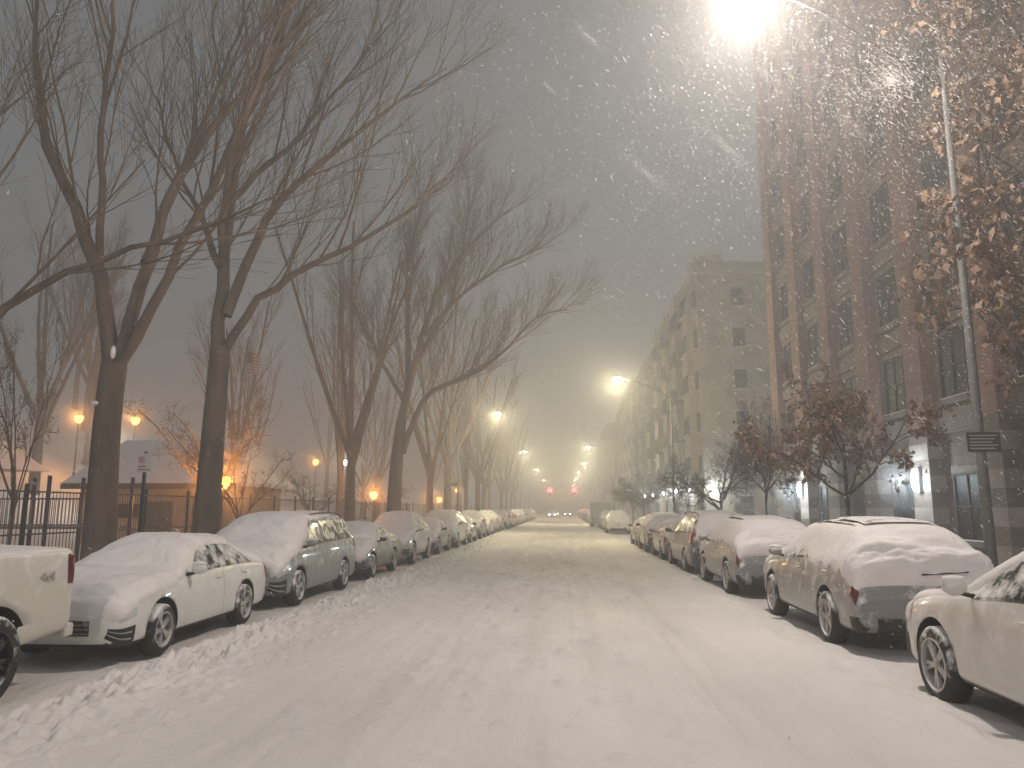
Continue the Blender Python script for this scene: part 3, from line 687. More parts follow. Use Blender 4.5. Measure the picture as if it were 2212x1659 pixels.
t2 = fix_tree([([(-9.45, Y, 6), (-9.6, Y + .2, 8.3), (-9.6, Y + .3, 10.4), (-9.3, Y, 12.5), (-8.75, Y, 14.6), (-8, Y, 16.8), (-7.5, Y, 19)], .20, .035),
               ([(-9.3, Y, 6.1), (-8.6, Y - .3, 7.2), (-7.6, Y - .6, 8.0), (-6.05, Y - .9, 8.6), (-4.36, Y - 1.2, 9.3), (-3.1, Y - 1.3, 10.4)], .13, .025),
               ([(-9.3, Y, 7.2), (-8.98, Y + .3, 8.8), (-8.5, Y + .6, 10.5), (-6.9, Y + .9, 12.3), (-5.0, Y + 1.1, 14), (-3.4, Y + 1.2, 15.2)], .16, .025),
               ([(-9.55, Y, 8.6), (-10.4, Y + .6, 10.2), (-11.6, Y + 1, 12), (-12.4, Y + 1, 14.5)], .11, .025),
               ([(-9.5, Y, 9), (-9, Y - 1.3, 11), (-7.6, Y - 2, 13.4), (-6.2, Y - 2.2, 15.6), (-5.2, Y - 2.2, 17)], .11, .02),
               ([(-9.45, Y, 10.5), (-8, Y + 1, 12.8), (-6.6, Y + 1.8, 15.5), (-5.2, Y + 2, 17.5)], .10, .02)],
              ([(-9.5, Y, -.1), (-9.48, Y, 1.2), (-9.45, Y, 4), (-9.4, Y, 6.3)], [.44, .34, .30, .27]), 'tall bare tree with long limbs arching over the street', q=ELN, dens=1.3)
Y = 43.
t3 = fix_tree([([(-9.3, Y, 6.5), (-8.9, Y, 8.6), (-7.4, Y, 14.3), (-5.5, Y + .4, 17.7), (-3, Y + .6, 19.8)], .27, .05),
               ([(-9.1, Y, 5), (-7.8, Y - .4, 8.7), (-5.4, Y - .8, 9.1), (-3, Y - 1, 10.6), (-1.6, Y - 1.2, 12.8), (.4, Y - 1.3, 13)], .2, .04),
               ([(-8.8, Y, 9), (-9.2, Y + 1, 13), (-9.4, Y + 1.5, 17), (-8.6, Y + 2, 21)], .2, .05),
               ([(-8.1, Y, 11.8), (-6, Y - 1.4, 13.6), (-3.6, Y - 2, 15.2), (-.9, Y - 2.4, 16.4)], .15, .04),
               ([(-9, Y, 8), (-11, Y + 1, 11), (-13, Y + 1.3, 15)], .15, .04),
               ([(-8.6, Y, 10), (-6.6, Y + 2, 14.5), (-5.8, Y + 2, 19), (-5.6, Y + 2, 22)], .16, .04)],
              ([(-9.6, Y, -.1), (-9.5, Y, 2.5), (-9.46, Y, 4.5), (-9.2, Y, 7)], [.5, .40, .36, .30]), 'leaning bare tree spreading over the road', dens=2.1)
Y = 12.
t0 = fix_tree([([(-11, Y, 3.6), (-9.5, Y, 5.1), (-8.8, Y, 5.9), (-7.8, Y + .2, 6.2), (-6.4, Y + .4, 6.7), (-4.8, Y + .5, 7.5)], .10, .012),
               ([(-11, Y, 3.8), (-10.6, Y - .3, 7), (-10.2, Y - .5, 10), (-9.4, Y - .6, 12.6)], .15, .03)],
              ([(-11.2, Y, -.1), (-11.1, Y, 2), (-11, Y, 4)], [.36, .28, .24]), 'bare tree with one long low limb beside the fence', q=ELN, dens=.5)
ta = rand_tree(21, 20, 'bare park tree with a broad fine-twigged crown', tr_r=.34, th=5.5, nl=6)
tb = rand_tree(22, 17, 'bare park tree with upswept limbs', tr_r=.3, th=4.5, nl=5, spread=.4)
ta.location = (-10.6, 37.8, 0); ta.rotation_euler = (0, 0, 4.0); ta.scale = (.85, .85, .92); tb.location = (-9.4, 54, .1); tb.rotation_euler = (0, 0, 1)
random.seed(5)
spots = [(-9.6, 63), (-9.3, 72), (-9.5, 82), (-9.5, 93), (-9.4, 104), (-9.5, 116), (-9.6, 130), (-9.4, 146), (-9.6, 160),
         (-15, 52), (-17, 68), (-20, 46), (-29, 41), (-34, 52), (-42, 64), (-30, 72), (-22, 84), (-44, 46), (-35, 31), (-18, 105), (-30, 95), (-50, 75), (-17, 128), (-21, 145)]
for k, (x, yy) in enumerate(spots):
    s_ = (ta, tb)[k % 2]; c = clone(s_, (x + random.uniform(-.5, .5), yy, float(park_h(np.array(x), np.array(float(yy)))) - .1 if x < -12 else 0), random.uniform(0, 6.28))
    sc = random.uniform(.8, 1.1); c.scale = (sc, sc, sc * random.uniform(.9, 1.1))
OAK = dict(wob=.2, up=.0, rmin=.005, nc=[8, 6, 5, 4, 0], ang=(.5, 1.15), len=[2, 2.4, 1.3, .6, .3], rr=.02, max=4, leaves=3)
OAKN = dict(OAK); OAKN['leaves'] = 3; OAKN['nc'] = [8, 5, 5, 4, 0]
o1 = rand_tree(31, 6.0, 'young oak holding brown dead leaves on the pavement', OAKN, .07, 2.9, 'oak_tree', 'young street trees', nl=7, spread=1.5, leafsz=.15, tw='oaktwig')
o1.location = (7.0, 19.4, .2); o1.scale = (.88, .88, .98)
o2 = clone(o1, (8.6, 13.7, 1.1), 2.2, 'oak with brown dead leaves beside the lamp pole'); o2.scale = (1.2, 1.2, 1.4)
OT = dict(wob=.12, up=.02, rmin=.005, nc=[8, 7, 5, 4, 0], ang=(.45, 1.05), len=[2, 4.4, 2.4, 1.1, .55], rr=.012, max=4, leaves=4)
o5 = rand_tree(38, 14, 'tall oak keeping brown leaves beside the brick facade', OT, .16, 4.2, 'oak_tree', 'young street trees', nl=6, spread=.4, leafsz=.15, tw='oaktwig')
o5.location = (9.6, 13.6, .1)
OAK2 = dict(OAK); OAK2['leaves'] = 0; OAK2['nc'] = [8, 9, 7, 5, 0]; OAK2['up'] = .0
o3 = rand_tree(33, 5.4, 'small flat-crowned bare street tree', OAK2, .08, 2.4, 'street_tree', 'young street trees', nl=9, spread=1.8, tw='oaktwig')
o3.location = (6.8, 33.5, .1)
clone(o3, (6.8, 26.2, .1), 2, 'slender bare street tree by the parked cars').scale = (.45, .45, 1.15)
clone(o3, (6.9, 66, .1), 1); clone(o3, (6.9, 76, .1), 3)
BR = dict(OAK); BR['leaves'] = 1; BR['up'] = .04
p1 = rand_tree(35, 7.5, 'small park tree with sparse reddish dead leaves', BR, .1, 2.5, 'small_park_tree', 'small park trees', nl=7, spread=.9, leafm='leafdim', leafsz=.07)
p1.location = (-13.3, 29, .1)
clone(p1, (-11.0, 25.5, .1), 2, 'thin young tree in front of the fence').scale = (.5, .5, .66)
c = clone(p1, (-10.9, 14.6, .1), 1, 'narrow columnar tree with clinging yellow leaves'); c.scale = (.3, .3, .9)
c = clone(p1, (-15, 45, .2), 3, 'bushy small park tree'); c.scale = (.9, .9, .6)
clone(p1, (-14, 57, .2), 4, 'bushy small park tree').scale = (.9, .9, .6)

# ------------------------------------------------------------------ lamps
CL = {'a': [], 'b': [], 'd': [], 'e': [], 'f': []}
def light(name, loc, W, col, r=.15, parent=None):
    l = bpy.data.lights.new(name, 'POINT'); l.energy = W; l.color = col; l.shadow_soft_size = r
    o = bpy.data.objects.new(name, l); o.location = loc; COL.objects.link(o)
    if parent: o.parent = parent
    return o
WARM = (1, .88, .765)
def street_lamp(x, y, side, W, far=False, h=9.0, arm=3.0, rise=.72):
    e = empty('street_lamp', (x, y, 0), 0, 'galvanised steel street lamp with a long arm over the road', 'street lamp', 'street lamps along the avenue')
    MB().tube([(0, 0, 0), (0, 0, .4), (0, 0, .9), (0, 0, h)], [.15, .14, .08, .042], 12).obj('pole', M['polemetal'], e, True)
    MB().tube([(0, 0, h - .5), (side * arm * .25, 0, h + .1), (side * arm * .6, 0, h + rise * .66), (side * (arm - .25), 0, h + rise)], [.02, .018, .016, .016], 8).obj('arm', M['darkmetal'], e, True)
    hx = side * arm; z = h + rise
    MB().ell((hx, 0, z + .06), (.32, .15, .08), 8, 16).obj('lamp_head', M['metal'], e, True)
    MB().ell((hx + side * .06, 0, z - .02), (.20, .14, .14) if not far else (.20, .16, .13), 8, 16).obj('lamp_lens', M['lampfar'] if far else M['lampwarm'], e, True)
    light('lamp_light', (hx + side * .06, 0, z - .26), W, (1, .86, .52) if far else WARM, .2, e)
    c = (x + hx, y, z - .1)
    if y > 0:
        if far: CL['b'].append((c, 3.0))
        else: CL['d'].append((c, 7))
    return e
L1 = street_lamp(6.25, 11.8, -1, 2700, h=9.1, rise=1.42)
street_lamp(6.25, 43.6, -1, 3000, True, h=8.6)
street_lamp(-7.9, 57.7, 1, 3000, True, h=8.4)
street_lamp(6.25, -20, -1, 2800, h=9.1)
street_lamp(-7.9, -8, 1, 2500, h=9.1)
for x, yy, s_ in ((6.25, 93, -1), (6.7, 126, -1), (6.5, 158, -1), (6.5, 195, -1), (6.5, 240, -1), (-7.9, 100, 1), (-7.9, 146, 1), (-7.9, 200, 1)):
    street_lamp(x, yy, s_, 3400, True, h=8.6)
sg = empty('pole_sign', (6.25, 11.70, 2.86), 0, 'small dark brown notice sign strapped to the lamp pole', 'sign')
MB().box(-.24, .24, -.012, .0, -.15, .15).obj('sign_panel', M['signbrown'], sg, bevel=.004)
t_ = MB()
for k in range(5): t_.box(-.2, .2 - .04 * (k % 3), -.016, -.0125, .09 - k * .048, .105 - k * .048)
t_.obj('faded_lettering', M['grey'], sg)
MB().box(-.07, .07, .0, .02, -.03, .03).obj('bracket', M['metal'], sg)
def lantern(x, y, z0, h, col='lampor', W=60, lc=(1, .36, .07), near=False):
    e = empty('park_lantern', (x, y, z0), 0, 'black cast-iron park lantern glowing orange' if col == 'lampor' else 'park lantern with white glow', 'lamp post', 'park lanterns')
    MB().lathe([(.17, 0), (.17, .12), (.1, .3), (.075, .7), (.05, .8), (.04, h - .45), (.07, h - .42), (.03, h - .36)], n=12).obj('post', M['darkmetal'], e, True)
    MB().lathe([(.10, h - .34), (.21, h - .18), (.26, h), (.19, h + .09)], n=14).obj('globe', M[col], e, True)
    MB().lathe([(.19, h + .09), (.12, h + .19), (.03, h + .26), (.03, h + .32), (.001, h + .35)], n=12).lathe([(.03, h - .37), (.11, h - .35)], n=12).obj('cap', M['darkmetal'], e, True)
    light('lantern_light', (.12, -.42, h), W, lc, .15, e)
    c = (x, y, z0 + h - .05); CL['e'].append((c, 1.2)); CL['f'].append((c, 2.4))
    return e
lantern(-12.35, 27.2, .15, 2.8, W=900)
lantern(-12.7, 51, .15, 2.75, W=650); lantern(-12.8, 74, .15, 2.7, W=650)
for x, yy, z, cc in ((-29.9, 45, 7.5, 0), (-28, 48, 7.7, 0), (-26, 60, 7.1, 0), (-23, 70, 6.3, 0), (-19, 66, 6.0, 1), (-24.5, 40, 5.5, 1), (-14.5, 105, 4.5, 0), (-14.5, 90, 3, 0)):
    zg = float(park_h(np.array(x), np.array(float(yy)))); h = max(2.6, z - zg)
    lantern(x, yy, zg, h, 'lampwhite' if cc else 'lampor', 420, (1, .9, .75) if cc else (1, .42, .11))

def traffic(x, y, side):
    e = empty('traffic_light', (x, y, 0), 0, 'traffic light on a mast arm showing red', 'traffic light', 'traffic lights')
    MB().tube([(0, 0, 0), (0, 0, 5.8)], .09, 8).tube([(0, 0, 5.6), (side * 4.2, 0, 6.0)], .05, 8).obj('mast', M['polemetal'], e, True)
    b = MB().box(side * 4.2 - .22, side * 4.2 + .22, -.12, .12, 4.6, 5.85)
    b.obj('signal_housing', M['darkmetal'], e, bevel=.02)
    for k, mm in ((2, 'redlight'), (1, 'signblack'), (0, 'signblack')):
        zz = 4.82 + k * .36
        MB().ell((side * 4.2, -.17, zz), (.4 if k == 2 else .12, .1, .4 if k == 2 else .12)).obj('signal_lens', M[mm], e, True)
    light('signal_light', (side * 4.2, -.8, 5.5), 700, (1, .02, .02), .1, e)
traffic(-6.6, 152, 1); traffic(6.6, 152, -1)
for x, yy in ((-2.2, 165), (1.2, 185), (-1.9, 205)):
    c = clone(s1, (x, yy, .03), PI, 'distant oncoming car with headlights on', (*GREY, 1)); c['group'] = 'oncoming cars'
    for sx in (-.6, .6):
        MB().ell((sx, 2.36, .66), (.2, .06, .14)).obj('lit_headlight', M['lampwhite'], c, True)

# ------------------------------------------------------------------ signs
ps = empty('parking_sign', (-7.85, 13.9, .1), 0, 'white and red parking regulation sign on a dark post', 'sign')
MB().box(-.03, .03, -.015, .015, 0, 2.85).obj('post', M['darkmetal'], ps)
MB().box(-.13, .13, -.025, -.018, 2.46, 2.82).obj('sign_panel', M['white'], ps, bevel=.003)
rg = MB()
for k in range(24):
    a0, a1 = k * PI / 12, (k + 1) * PI / 12
    rg.add([(-.06 + r_ * math.cos(a), -.028, 2.70 + r_ * math.sin(a)) for r_, a in ((.045, a0), (.06, a0), (.06, a1), (.045, a1))], [(0, 1, 2, 3)])
rg.box(-.11, .11, -.029, -.0265, 2.50, 2.52); rg.box(-.11, .02, -.029, -.0265, 2.56, 2.585)
rg.add([(-.10, -.0285, 2.735), (-.09, -.0285, 2.745), (-.02, -.0285, 2.665), (-.03, -.0285, 2.655)], [(0, 1, 2, 3)])
rg.obj('red_symbol', M['signred'], ps)
text_mesh('letter_p', 'P', .08, M['signblack'], ps, (-.06, -.0265, 2.70), (PI / 2, 0, 0), .0005)
ow = empty('one_way_sign', (6.3, 44.2, 0), 0, 'black and white one way sign on a post at the corner', 'sign')
MB().tube([(0, 0, 0), (0, 0, 3.9)], .035, 8).obj('post', M['metal'], ow, True)
MB().box(-.46, .46, -.05, -.035, 3.6, 3.95).obj('sign_panel', M['signblack'], ow, bevel=.005)
MB().add([(-.42, -.054, 3.775), (-.28, -.054, 3.90), (-.28, -.054, 3.85), (.42, -.054, 3.85), (.42, -.054, 3.70), (-.28, -.054, 3.70), (-.28, -.054, 3.65)], [(0, 6, 5, 4, 3, 2, 1)]).obj('white_arrow', M['white'], ow)
text_mesh('lettering', 'ONE WAY', .13, M['signblack'], ow, (.05, -.056, 3.775), (PI / 2, 0, 0), .0005)
sn = empty('street_name_sign', (-7.9, 57.55, 3.7), 0, 'green street name sign on the lamp pole', 'sign')
MB().box(-.8, -.06, -.02, .0, -.12, .14).obj('sign_panel', M['signgreen'], sn, bevel=.004)
b_ = MB(); b_.box(-.72, -.64, -.024, -.021, -.04, .06); b_.box(-.58, -.2, -.024, -.021, -.03, .05); b_.obj('faded_lettering', M['white'], sn)

# ------------------------------------------------------------------ fence, park building, playground, flag
fe = empty('park_fence', (-12, 0, .1), 0, 'black steel picket fence along the park edge', 'fence')
pan = MB(); yy = 4.
while yy < 110:
    pan.box(-.006, .006, yy, yy + .012, .1, 2.2); yy += .125 if yy < 60 else .3
for z in (.2, 1.2, 2.15): pan.box(.0065, .03, 4, 110, z, z + .035)
pan.obj('picket_panel', M['darkmetal'], fe)
yy = 4.
pm = MB().box(-.035, .035, -.035, .035, 0, 2.35).mesh('post', [M['darkmetal']])
while yy < 110:
    o = bpy.data.objects.new('fence_post', pm); o.location = (-.06, yy + .05, 0); link(o, fe); yy += 2.5 if yy < 60 else 5
pb = empty('park_building', (0, 0, 0), 0, 'low beige park house with a long snow covered roof', 'building')
bx0, bx1, by0, by1 = -20.8, -14.0, 32., 37.4
MB().box(bx0, bx1, by0, by1, 0, 3.1).obj('wall', M['stucco'], pb)
ea = [(bx0 - .5, by0 - .7, 3.0), (bx1 + .4, by0 - .7, 3.0), (bx1 + .4, by1 + .7, 3.0), (bx0 - .5, by1 + .7, 3.0)]
rf = MB().add(ea + [(bx1 - .5, 34.7, 5.1), (bx0 + .2, 34.7, 5.1)], [(0, 1, 4, 5), (1, 2, 4), (2, 3, 5, 4), (3, 0, 5)])
ro = rf.obj('roof', M['snow'], pb); sd = ro.modifiers.new('s', 'SOLIDIFY'); sd.thickness = .18
MB().box(bx0 - .5, bx1 + .4, by0 - .76, by0 - .72, 2.72, 2.95).obj('fascia', M['darkmetal'], pb)
for x in (-19.4, -15.8):
    MB().box(x, x + 1.2, by0 - .03, by0 + .0, 1.5, 2.1).box(x + .08, x + 1.12, by0 - .05, by0 - .031, 1.58, 2.02, 1).obj('window', [M['winframe'], M['winpane']], pb)
MB().box(-17.8, -16.7, by0 - .04, by0 + 0, .1, 2.2).obj('door', M['door'], pb)
pg = empty('play_structure', (-16.6, 21.5, .15), 0, 'dark blue playground climbing structure with railings and snowy roof', 'playground')
for (x, y_) in ((-1.6, 0), (0, 0), (1.6, 0), (3.2, 0), (-1.6, 1.6), (0, 1.6), (1.6, 1.6), (3.2, 1.6)):
    MB().tube([(x, y_, 0), (x, y_, 2.7 if x > -1 else 3.2)], .06, 10).obj('post', M['blue'], pg, True)
MB().box(-1.55, 3.15, .05, 1.55, 1.15, 1.22).obj('deck', M['metal'], pg)
rl_ = MB()
for k in range(40): x = -1.5 + k * .118; rl_.box(x, x + .02, -.01, .01, 1.25, 2.0)
rl_.box(-1.55, 3.15, -.02, .02, 2.0, 2.05); rl_.box(-1.55, 3.15, -.02, .02, 1.25, 1.29); rl_.obj('railing', M['metal'], pg)
MB().add([(-1.9, -.3, 2.9), (.3, -.3, 2.9), (.3, 1.9, 2.9), (-1.9, 1.9, 2.9), (-.8, .8, 4.0)], [(0, 1, 4), (1, 2, 4), (2, 3, 4), (3, 0, 4), (3, 2, 1, 0)]).obj('canopy', M['snow'], pg)
fl = empty('flagpole', (-19.2, 44.5, 0), 0, 'steel flagpole with a limp striped flag', 'flagpole')
MB().tube([(0, 0, 0), (0, 0, 11.6)], [.07, .04], 8).obj('pole', M['metal'], fl, True)
f_ = MB()
for k in range(13):
    z = 11.4 - k * .1
    f_.add([(0.05, 0, z), (.3, .08, z - .05), (.55, -.03, z - .12), (.8, .06, z - .2), (.05, 0, z - .1), (.3, .08, z - .15), (.55, -.03, z - .22), (.8, .06, z - .3)], [(0, 4, 5, 1), (1, 5, 6, 2), (2, 6, 7, 3)], k % 2)
f_.add([(.045, -.01, 11.41), (.35, .07, 11.35), (.35, .07, 10.7), (.045, -.01, 10.75)], [(0, 3, 2, 1)], 2)
f_.obj('flag', [M['signred'], M['white'], M['flagblue']], fl)

# ------------------------------------------------------------------ buildings
def window_mesh(w, h, name='window', arch=False, ac=False, trim='stone'):
    b = MB()
    b.box(-.05, 0, -w / 2, w / 2, 0, h, 1)
    b.box(-.10, -.051, -w / 2, -w / 2 + .07, 0, h, 0).box(-.10, -.051, w / 2 - .07, w / 2, 0, h, 0).box(-.10, -.051, -w / 2 + .07, w / 2 - .07, h - .07, h, 0)
    b.box(-.09, -.051, -w / 2 + .07, w / 2 - .07, h * .5 - .03, h * .5 + .03, 0)
    if w > 1.3: b.box(-.085, -.051, -.03, .03, .07, h * .5 - .03, 0).box(-.085, -.051, -.03, .03, h * .5 + .03, h - .07, 0)
    b.box(-.20, .0, -w / 2 - .12, w / 2 + .12, -.14, -.001, 2)
    b.box(-.16, -.05, -w / 2 - .05, w / 2 + .05, 0.0, .03, 3)
    if arch:
        pts = [(-.12, (w / 2 + .1) * math.cos(a), h + .25 * math.sin(a) + .02) for a in np.linspace(0, PI, 9)]
        n = len(pts); b.add([(0.0, p[1], p[2]) for p in pts] + pts, [tuple(range(n, 2 * n))] + [(i, i + 1, n + i + 1, n + i) for i in range(n - 1)], 2)
    else: b.box(-.08, .0, -w / 2 - .08, w / 2 + .08, h + .001, h + .2, 2)
    if ac: b.box(-.4, -.101, -.3, .3, .07, .42, 0)
    return b.mesh(name, [M['winframe'], M['winpane'], M[trim], M['snow']])
W1 = window_mesh(1.5, 1.9, arch=True, trim='brownstone'); W1b = window_mesh(1.5, 1.9, trim='brownstone'); W2 = window_mesh(1.0, 1.6); W2ac = window_mesh(1.0, 1.6, ac=True)
def put(me, name, parent, loc, rot=0):
    o = bpy.data.objects.new(name, me); o.location = loc; o.rotation_euler = (0, 0, rot); link(o, parent); return o
B1 = empty('brick_apartment_building', (0, 0, 0), 0, 'tall red brick apartment block with projecting piers and banded base', 'building')
wl = MB(); y0, y1, H = 3.0, 40.2, 38.0; fh = 3.05
wl.box(11.45, 26, y0, y1, 0, H)
wl.obj('wall', M['brick_brown'], B1)
bay = 3.85; nb = int((y1 - y0) / bay)
for k in range(nb + 1):
    yc = y1 - k * bay
    a, b_ = yc - 1.15, yc
    MB().box(11.0, 11.449, a, b_, 4.3, H + .4).obj('brick_pier', M['brick_red'], B1)
    bd = MB()
    for j in range(9):
        z = j * .48
        bd.box(10.98 if j % 2 else 10.99, 11.449, a - .02, b_ + .02, z, z + .479 if j < 8 else 4.299, j % 2)
    bd.obj('banded_base', [M['brick_brown'], M['basestone']], B1)
    if k < nb:
        s_ = MB().box(11.35, 11.449, yc - bay + .001, yc - 1.151, 4.1, H)
        for f in range(1, 12):
            z = 4.3 + (f - 1) * fh; s_.box(11.25, 11.348, yc - bay + .001, yc - 1.151, z - .1, z + .45)
        s_.obj('spandrel_column', M['brownstone'], B1)
random.seed(4)
for k in range(nb - 3):
    ym = y1 - k * bay - 1.15 - (bay - 1.15) / 2
    for f in range(0, 11):
        z = 1.0 if f == 0 else 4.3 + (f - 1) * fh + .75
        put(W1 if f in (3, 6) else W1b, 'window', B1, (11.44 if f == 0 else 11.34, ym, z))
MB().box(10.8, 26, y0, y1 + .1, H + .4, H + 1.0).obj('cornice', M['brownstone'], B1)
def wall_lamp(x, y, z, W, face='x', big=False):
    e = empty('wall_lamp', (x, y, z), 0, 'bluish white wall lamp fixed to the building', 'wall lamp', 'wall lamps on the buildings')
    s = .11 if big else .12; hh = .34 if big else .18
    MB().box(-.10, .0, -s - .02, s + .02, -hh - .03, hh + .03).obj('housing', M['metal'], e, bevel=.015)
    MB().ell((-.15, 0, 0), (.10, s, hh)).obj('lamp_lens', M['lampblue'], e, True)
    if face == 'y':
        e.rotation_euler = (0, 0, PI / 2)
    light('wall_light', (-.6, 0, 0), W, (.80, .93, 1), .15, e)
    c = (x - .3, y, z) if face == 'x' else (x, y - .4, z)
    CL['a'].append((c, 1.0 if big else 1.2))
    return e
wall_lamp(10.96, y1 - 4 * bay - .55, 2.75, 260, big=True); wall_lamp(10.96, y1 - 1 * bay - .55, 2.75, 400, big=True)
def block(ya, yb, H, mats, seed, name, label, side_face=False, depth=16, escapes=0, nwin=99, fl=6):
    random.seed(seed); e = empty(name, (0, 0, 0), 0, label, 'building')
    x = 11.3; b = MB().box(x, x + depth, ya, yb, 0, H); b.obj('wall', mats[0], e)
    MB().box(x - .40, x + depth, ya - .35, yb, H + .36, H + .6).box(x - .25, x + depth, ya - .2, yb, H, H + .35).box(x - .12, x + depth, ya - .1, yb, H + .601, H + 1.1, 0).obj('parapet', mats[1], e, bevel=.02)
    MB().box(x - .08, x - .001, ya, yb, 3.5, 3.85).obj('string_course', mats[1], e); MB().box(x - .06, x - .001, ya, yb, H - 3.6, H - 3.35).obj('string_course', mats[1], e)
    n = int((yb - ya) / 7)
    for k in range(n):
        yc = ya + (k + .5) * (yb - ya) / n; MB().box(x - .55, x - .001, yc - 1.4, yc + 1.4, 3.86, H - .8).obj('bay', mats[0], e)
        put(W2, 'window', e, (x, yc - 2.5, 1.2))
    fh = (H - 3.9) / (fl - 1); cnt = 0
    for f in range(fl - 1):
        z = 4.6 + f * fh
        for k in range(n):
            yc = ya + (k + .5) * (yb - ya) / n
            put(W2, 'window', e, (x - .555, yc - .65, z)); put(W2, 'window', e, (x - .555, yc + .65, z)); 
            if cnt < 40: put(W2 if random.random() < .8 else W2ac, 'window', e, (x - .005, yc - 2.6, z)); cnt += 1
    if side_face:
        for f in range(fl):
            for k, xx in enumerate((14.6, 18.3)):
                put(W2ac if random.random() < .25 else W2, 'window', e, (xx, ya - .004, 1.3 if f == 0 else 4.6 + (f - 1) * fh), PI / 2)
    for k in range(escapes):
        yc = ya + (k + .5) * (yb - ya) / n + 2.5
        for f in range(fl - 1):
            z = 4.3 + f * fh; m_ = MB()
            for q in range(8): m_.box(x - 1.15, x - .02, yc - 1.4 + q * .38, yc - 1.4 + q * .38 + .08, z, z + .04)
            for q in range(16): m_.box(x - 1.15, x - 1.13, yc - 1.4 + q * .183, yc - 1.4 + q * .183 + .02, z + .041, z + .95)
            m_.box(x - 1.17, x - 1.11, yc - 1.42, yc + 1.4, z + .951, z + .99)
            m_.tube([(x - .8, yc - 1.1, z), (x - .8, yc + 1.0, z + fh)], .03, 4); m_.tube([(x - .4, yc - 1.1, z), (x - .4, yc + 1.0, z + fh)], .03, 4)
            for q in range(9): t = q / 9; m_.box(x - .8, x - .4, yc - 1.1 + 2.1 * t, yc - 1.0 + 2.1 * t, z + fh * t, z + fh * t + .02)
            m_.obj('fire_escape', M['darkmetal'], e)
    return e
b2 = block(62, 90, 21.2, (M['brick_tan'], M['stone']), 1, 'tan_apartment_building', 'six-storey tan brick apartment building with fire escapes', True, 18, 3)
MB().box(11.1, 13.6, 61.7, 64.6, 22.31, 22.9).obj('raised_parapet', M['stone'], b2)
block(90.3, 118, 20.2, (M['brick_brown'], M['brownstone']), 2, 'brown_apartment_building', 'brown brick apartment building with shallow bays', escapes=1)
block(118.3, 150, 21.2, (M['brick_tan'], M['stone']), 3, 'tan_apartment_building', 'tan brick apartment building half lost in snowfall')
block(150.3, 172, 19, (M['brick_red'], M['brownstone']), 4, 'red_apartment_building', 'red brick apartment building half lost in snowfall')
block(190, 240, 22, (M['brick_brown'], M['brownstone']), 5, 'brown_apartment_building', 'distant brown brick building in snow haze')
for yy, W in ((67.5, 250), (72, 200), (81, 250), (90.6, 250), (99, 250)): wall_lamp(10.70 if yy != 67.5 else 11.2, yy, 3.5, W)
wall_lamp(12.0, 61.94, 3.5, 450, 'y')
MB().box(13.6, 14.8, 61.9, 61.99, .1, 2.4).obj('door', M['door'], b2)

# ------------------------------------------------------------------ falling snow
nA, nB = 26000, 48000
px = rng.uniform(-9, 11, nA); py = 3.6 + rng.random(nA) ** .8 * 32; pz = rng.uniform(.3, 15, nA)
r = rng.random(nB) ** .8 * 8.0; a = rng.normal(size=(nB, 3)); a /= np.linalg.norm(a, axis=1)[:, None]
parts = [np.stack([px, py, pz], 1), np.array([5.0, 10.8, 8.2]) + a * r[:, None] * np.array([1.1, 1, 1])]
sizes = [np.ones(nA) * .8, np.ones(nB) * .9]
wind = np.array([.62, -.1, -.72]); wind /= np.linalg.norm(wind)
# looser gusts of fine powder blown under the lamp
for c, L_, w_, k in (((2.1, 9.0, 6.3), .50, .05, 2200), ((1.1, 9.0, 6.0), .42, .045, 1700), ((.4, 9.0, 7.9), .30, .045, 800), ((-.1, 9.0, 7.2), .2, .03, 350), ((1.6, 9, 7.5), .35, .06, 800), ((2.6, 9, 7.3), .4, .07, 1200), ((3.6, 9, 6.6), .4, .07, 900)):
    t = rng.normal(size=k) * .5
    parts.append(np.array(c) + wind * (t * L_)[:, None] + rng.normal(size=(k, 3)) * w_ * (.4 + .8 * np.abs(t))[:, None]); sizes.append(np.full(k, .42))
P = np.concatenate(parts); S_ = np.concatenate(sizes)
keep = (P[:, 2] > .2) & (P[:, 0] < 10.8) & (np.linalg.norm(P - np.array([0, 0, CAMH]), axis=1) > 3.6); P = P[keep]; S_ = S_[keep]; n = len(P)
d = wind + rng.normal(size=(n, 3)) * .24; d /= np.linalg.norm(d, axis=1)[:, None]
s = np.cross(d, rng.normal(size=(n, 3))); s /= np.linalg.norm(s, axis=1)[:, None]; u = np.cross(d, s)
hv = rng.random(n)
ln = ((.006 + .040 * hv ** 7) * S_)[:, None]; wd = ((.0034 + .0026 * hv ** 7) * S_)[:, None]
V = np.stack([P - d * ln, P + s * wd, P + d * ln, P - s * wd, P + u * wd, P - u * wd], 1).reshape(-1, 3)
T = np.array([[0, 1, 4], [1, 2, 4], [2, 3, 4], [3, 0, 4], [1, 0, 5], [2, 1, 5], [3, 2, 5], [0, 3, 5]])
F = ((np.arange(n) * 6)[:, None, None] + T[None]).reshape(-1, 3)
m, nt, out = nt_new('snowflake')
a1 = N(nt, 'ShaderNodeBsdfDiffuse'); a1.inputs[0].default_value = (.97, .97, .97, 1); a2 = N(nt, 'ShaderNodeBsdfTranslucent'); a2.inputs[0].default_value = (.97, .97, .97, 1)
tn = N(nt, 'ShaderNodeTexNoise'); mx = N(nt, 'ShaderNodeMixShader'); nt.links.new(tn.outputs[0], mx.inputs[0]); nt.links.new(a1.outputs[0], mx.inputs[1]); nt.links.new(a2.outputs[0], mx.inputs[2]); nt.links.new(mx.outputs[0], out.inputs[0])
fo = link(bpy.data.objects.new('falling_snow', rawmesh('falling_snow', V, F, [m], True))); fo['kind'] = 'stuff'

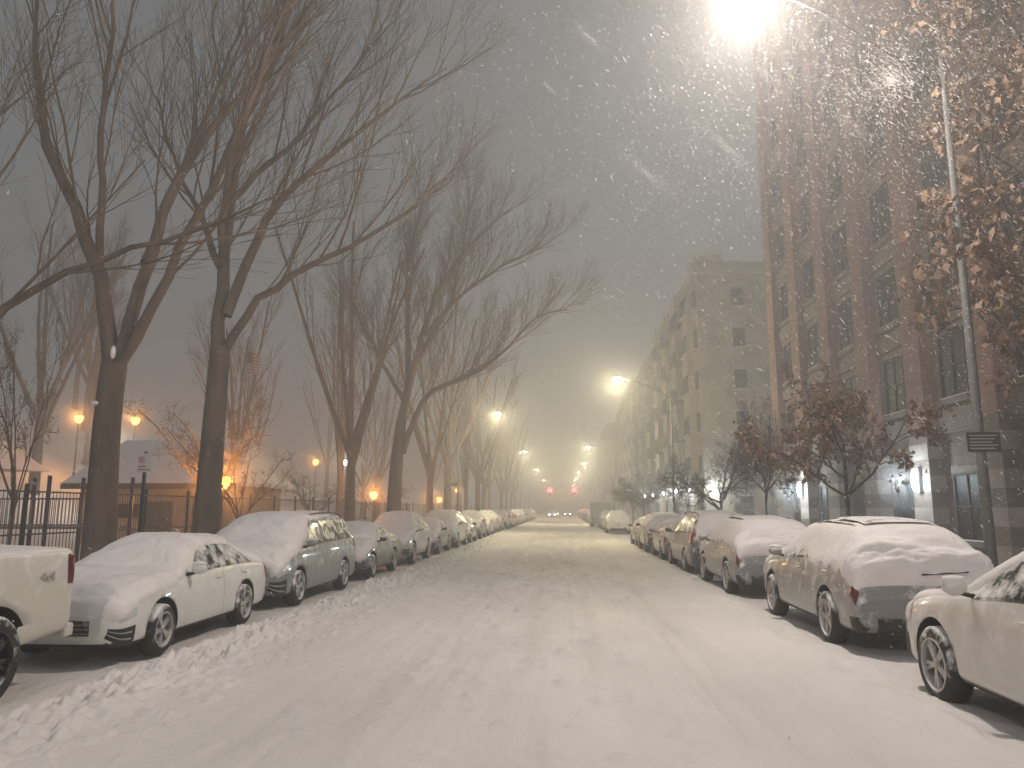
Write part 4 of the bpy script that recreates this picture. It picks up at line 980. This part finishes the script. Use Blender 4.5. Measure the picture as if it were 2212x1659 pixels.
# ------------------------------------------------------------------ hazy air with a built-in glow, plus added lamp halos
def volmat(name, dens, g, emis=0):
    m, nt, out = nt_new(name)
    vs = N(nt, 'ShaderNodeVolumeScatter'); vs.inputs['Color'].default_value = (.96, .96, .96, 1); vs.inputs['Density'].default_value = dens; vs.inputs['Anisotropy'].default_value = g
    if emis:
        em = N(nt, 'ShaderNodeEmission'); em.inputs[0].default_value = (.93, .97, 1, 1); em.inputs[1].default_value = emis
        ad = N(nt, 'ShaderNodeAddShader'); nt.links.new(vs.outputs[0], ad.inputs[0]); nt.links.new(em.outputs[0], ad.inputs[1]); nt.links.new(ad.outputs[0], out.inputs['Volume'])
    else: nt.links.new(vs.outputs[0], out.inputs['Volume'])
    return m
hz = MB().box(-150, 150, -60, 430, -.5, 60).obj('sky_haze', volmat('snow_haze_air', .009, .3, .0006)); hz['kind'] = 'structure'  # even emission in the haze stands in for ambient sky glow
for k, dens in (('a', .035), ('b', .002), ('d', .0045), ('e', .035), ('f', .008)):
    mb = MB()
    for c, r in CL[k]: mb.ell(c, (r, r, r), 12, 18)
    o = mb.obj('driving_snow_cloud', volmat('driving_snow_' + k, dens, .1)); o['kind'] = 'stuff'  # spheres of extra scatter added to make glow halos around the lamps

# ------------------------------------------------------------------ world
w = bpy.data.worlds.new('World'); SC.world = w; w.use_nodes = True; nt = w.node_tree; nt.nodes.clear()
out = N(nt, 'ShaderNodeOutputWorld'); bg = N(nt, 'ShaderNodeBackground'); nt.links.new(bg.outputs[0], out.inputs[0])
tc = N(nt, 'ShaderNodeTexCoord'); sp = N(nt, 'ShaderNodeSeparateXYZ'); nt.links.new(tc.outputs['Generated'], sp.inputs[0])
mr = N(nt, 'ShaderNodeMapRange'); mr.inputs[1].default_value = -.1; mr.inputs[2].default_value = .8; nt.links.new(sp.outputs[2], mr.inputs[0])
mx = N(nt, 'ShaderNodeMix', data_type='RGBA'); nt.links.new(mr.outputs[0], mx.inputs[0]); mx.inputs[6].default_value = (.128, .136, .142, 1); mx.inputs[7].default_value = (.108, .120, .134, 1)
mb_ = N(nt, 'ShaderNodeMapRange'); nt.links.new(sp.outputs[1], mb_.inputs[0]); mb_.inputs[1].default_value = .1; mb_.inputs[2].default_value = -.8; mb_.inputs[3].default_value = 1; mb_.inputs[4].default_value = 3.0
nt.links.new(mx.outputs[2], bg.inputs[0]); nt.links.new(mb_.outputs[0], bg.inputs[1])

# ------------------------------------------------------------------ camera
cd = bpy.data.cameras.new('Camera'); cam = bpy.data.objects.new('Camera', cd); COL.objects.link(cam)
cd.sensor_width = 36; cd.lens = 36 * 1640 / 2212; cd.clip_end = 2500; cd.clip_start = .05
cam.location = (0, 0, CAMH)
cam.rotation_euler = (math.radians(90 + 9.35), 0, math.radians(3.75))
SC.camera = cam
SC.view_settings.view_transform = 'Standard'; SC.view_settings.look = 'None'; SC.view_settings.exposure = 0
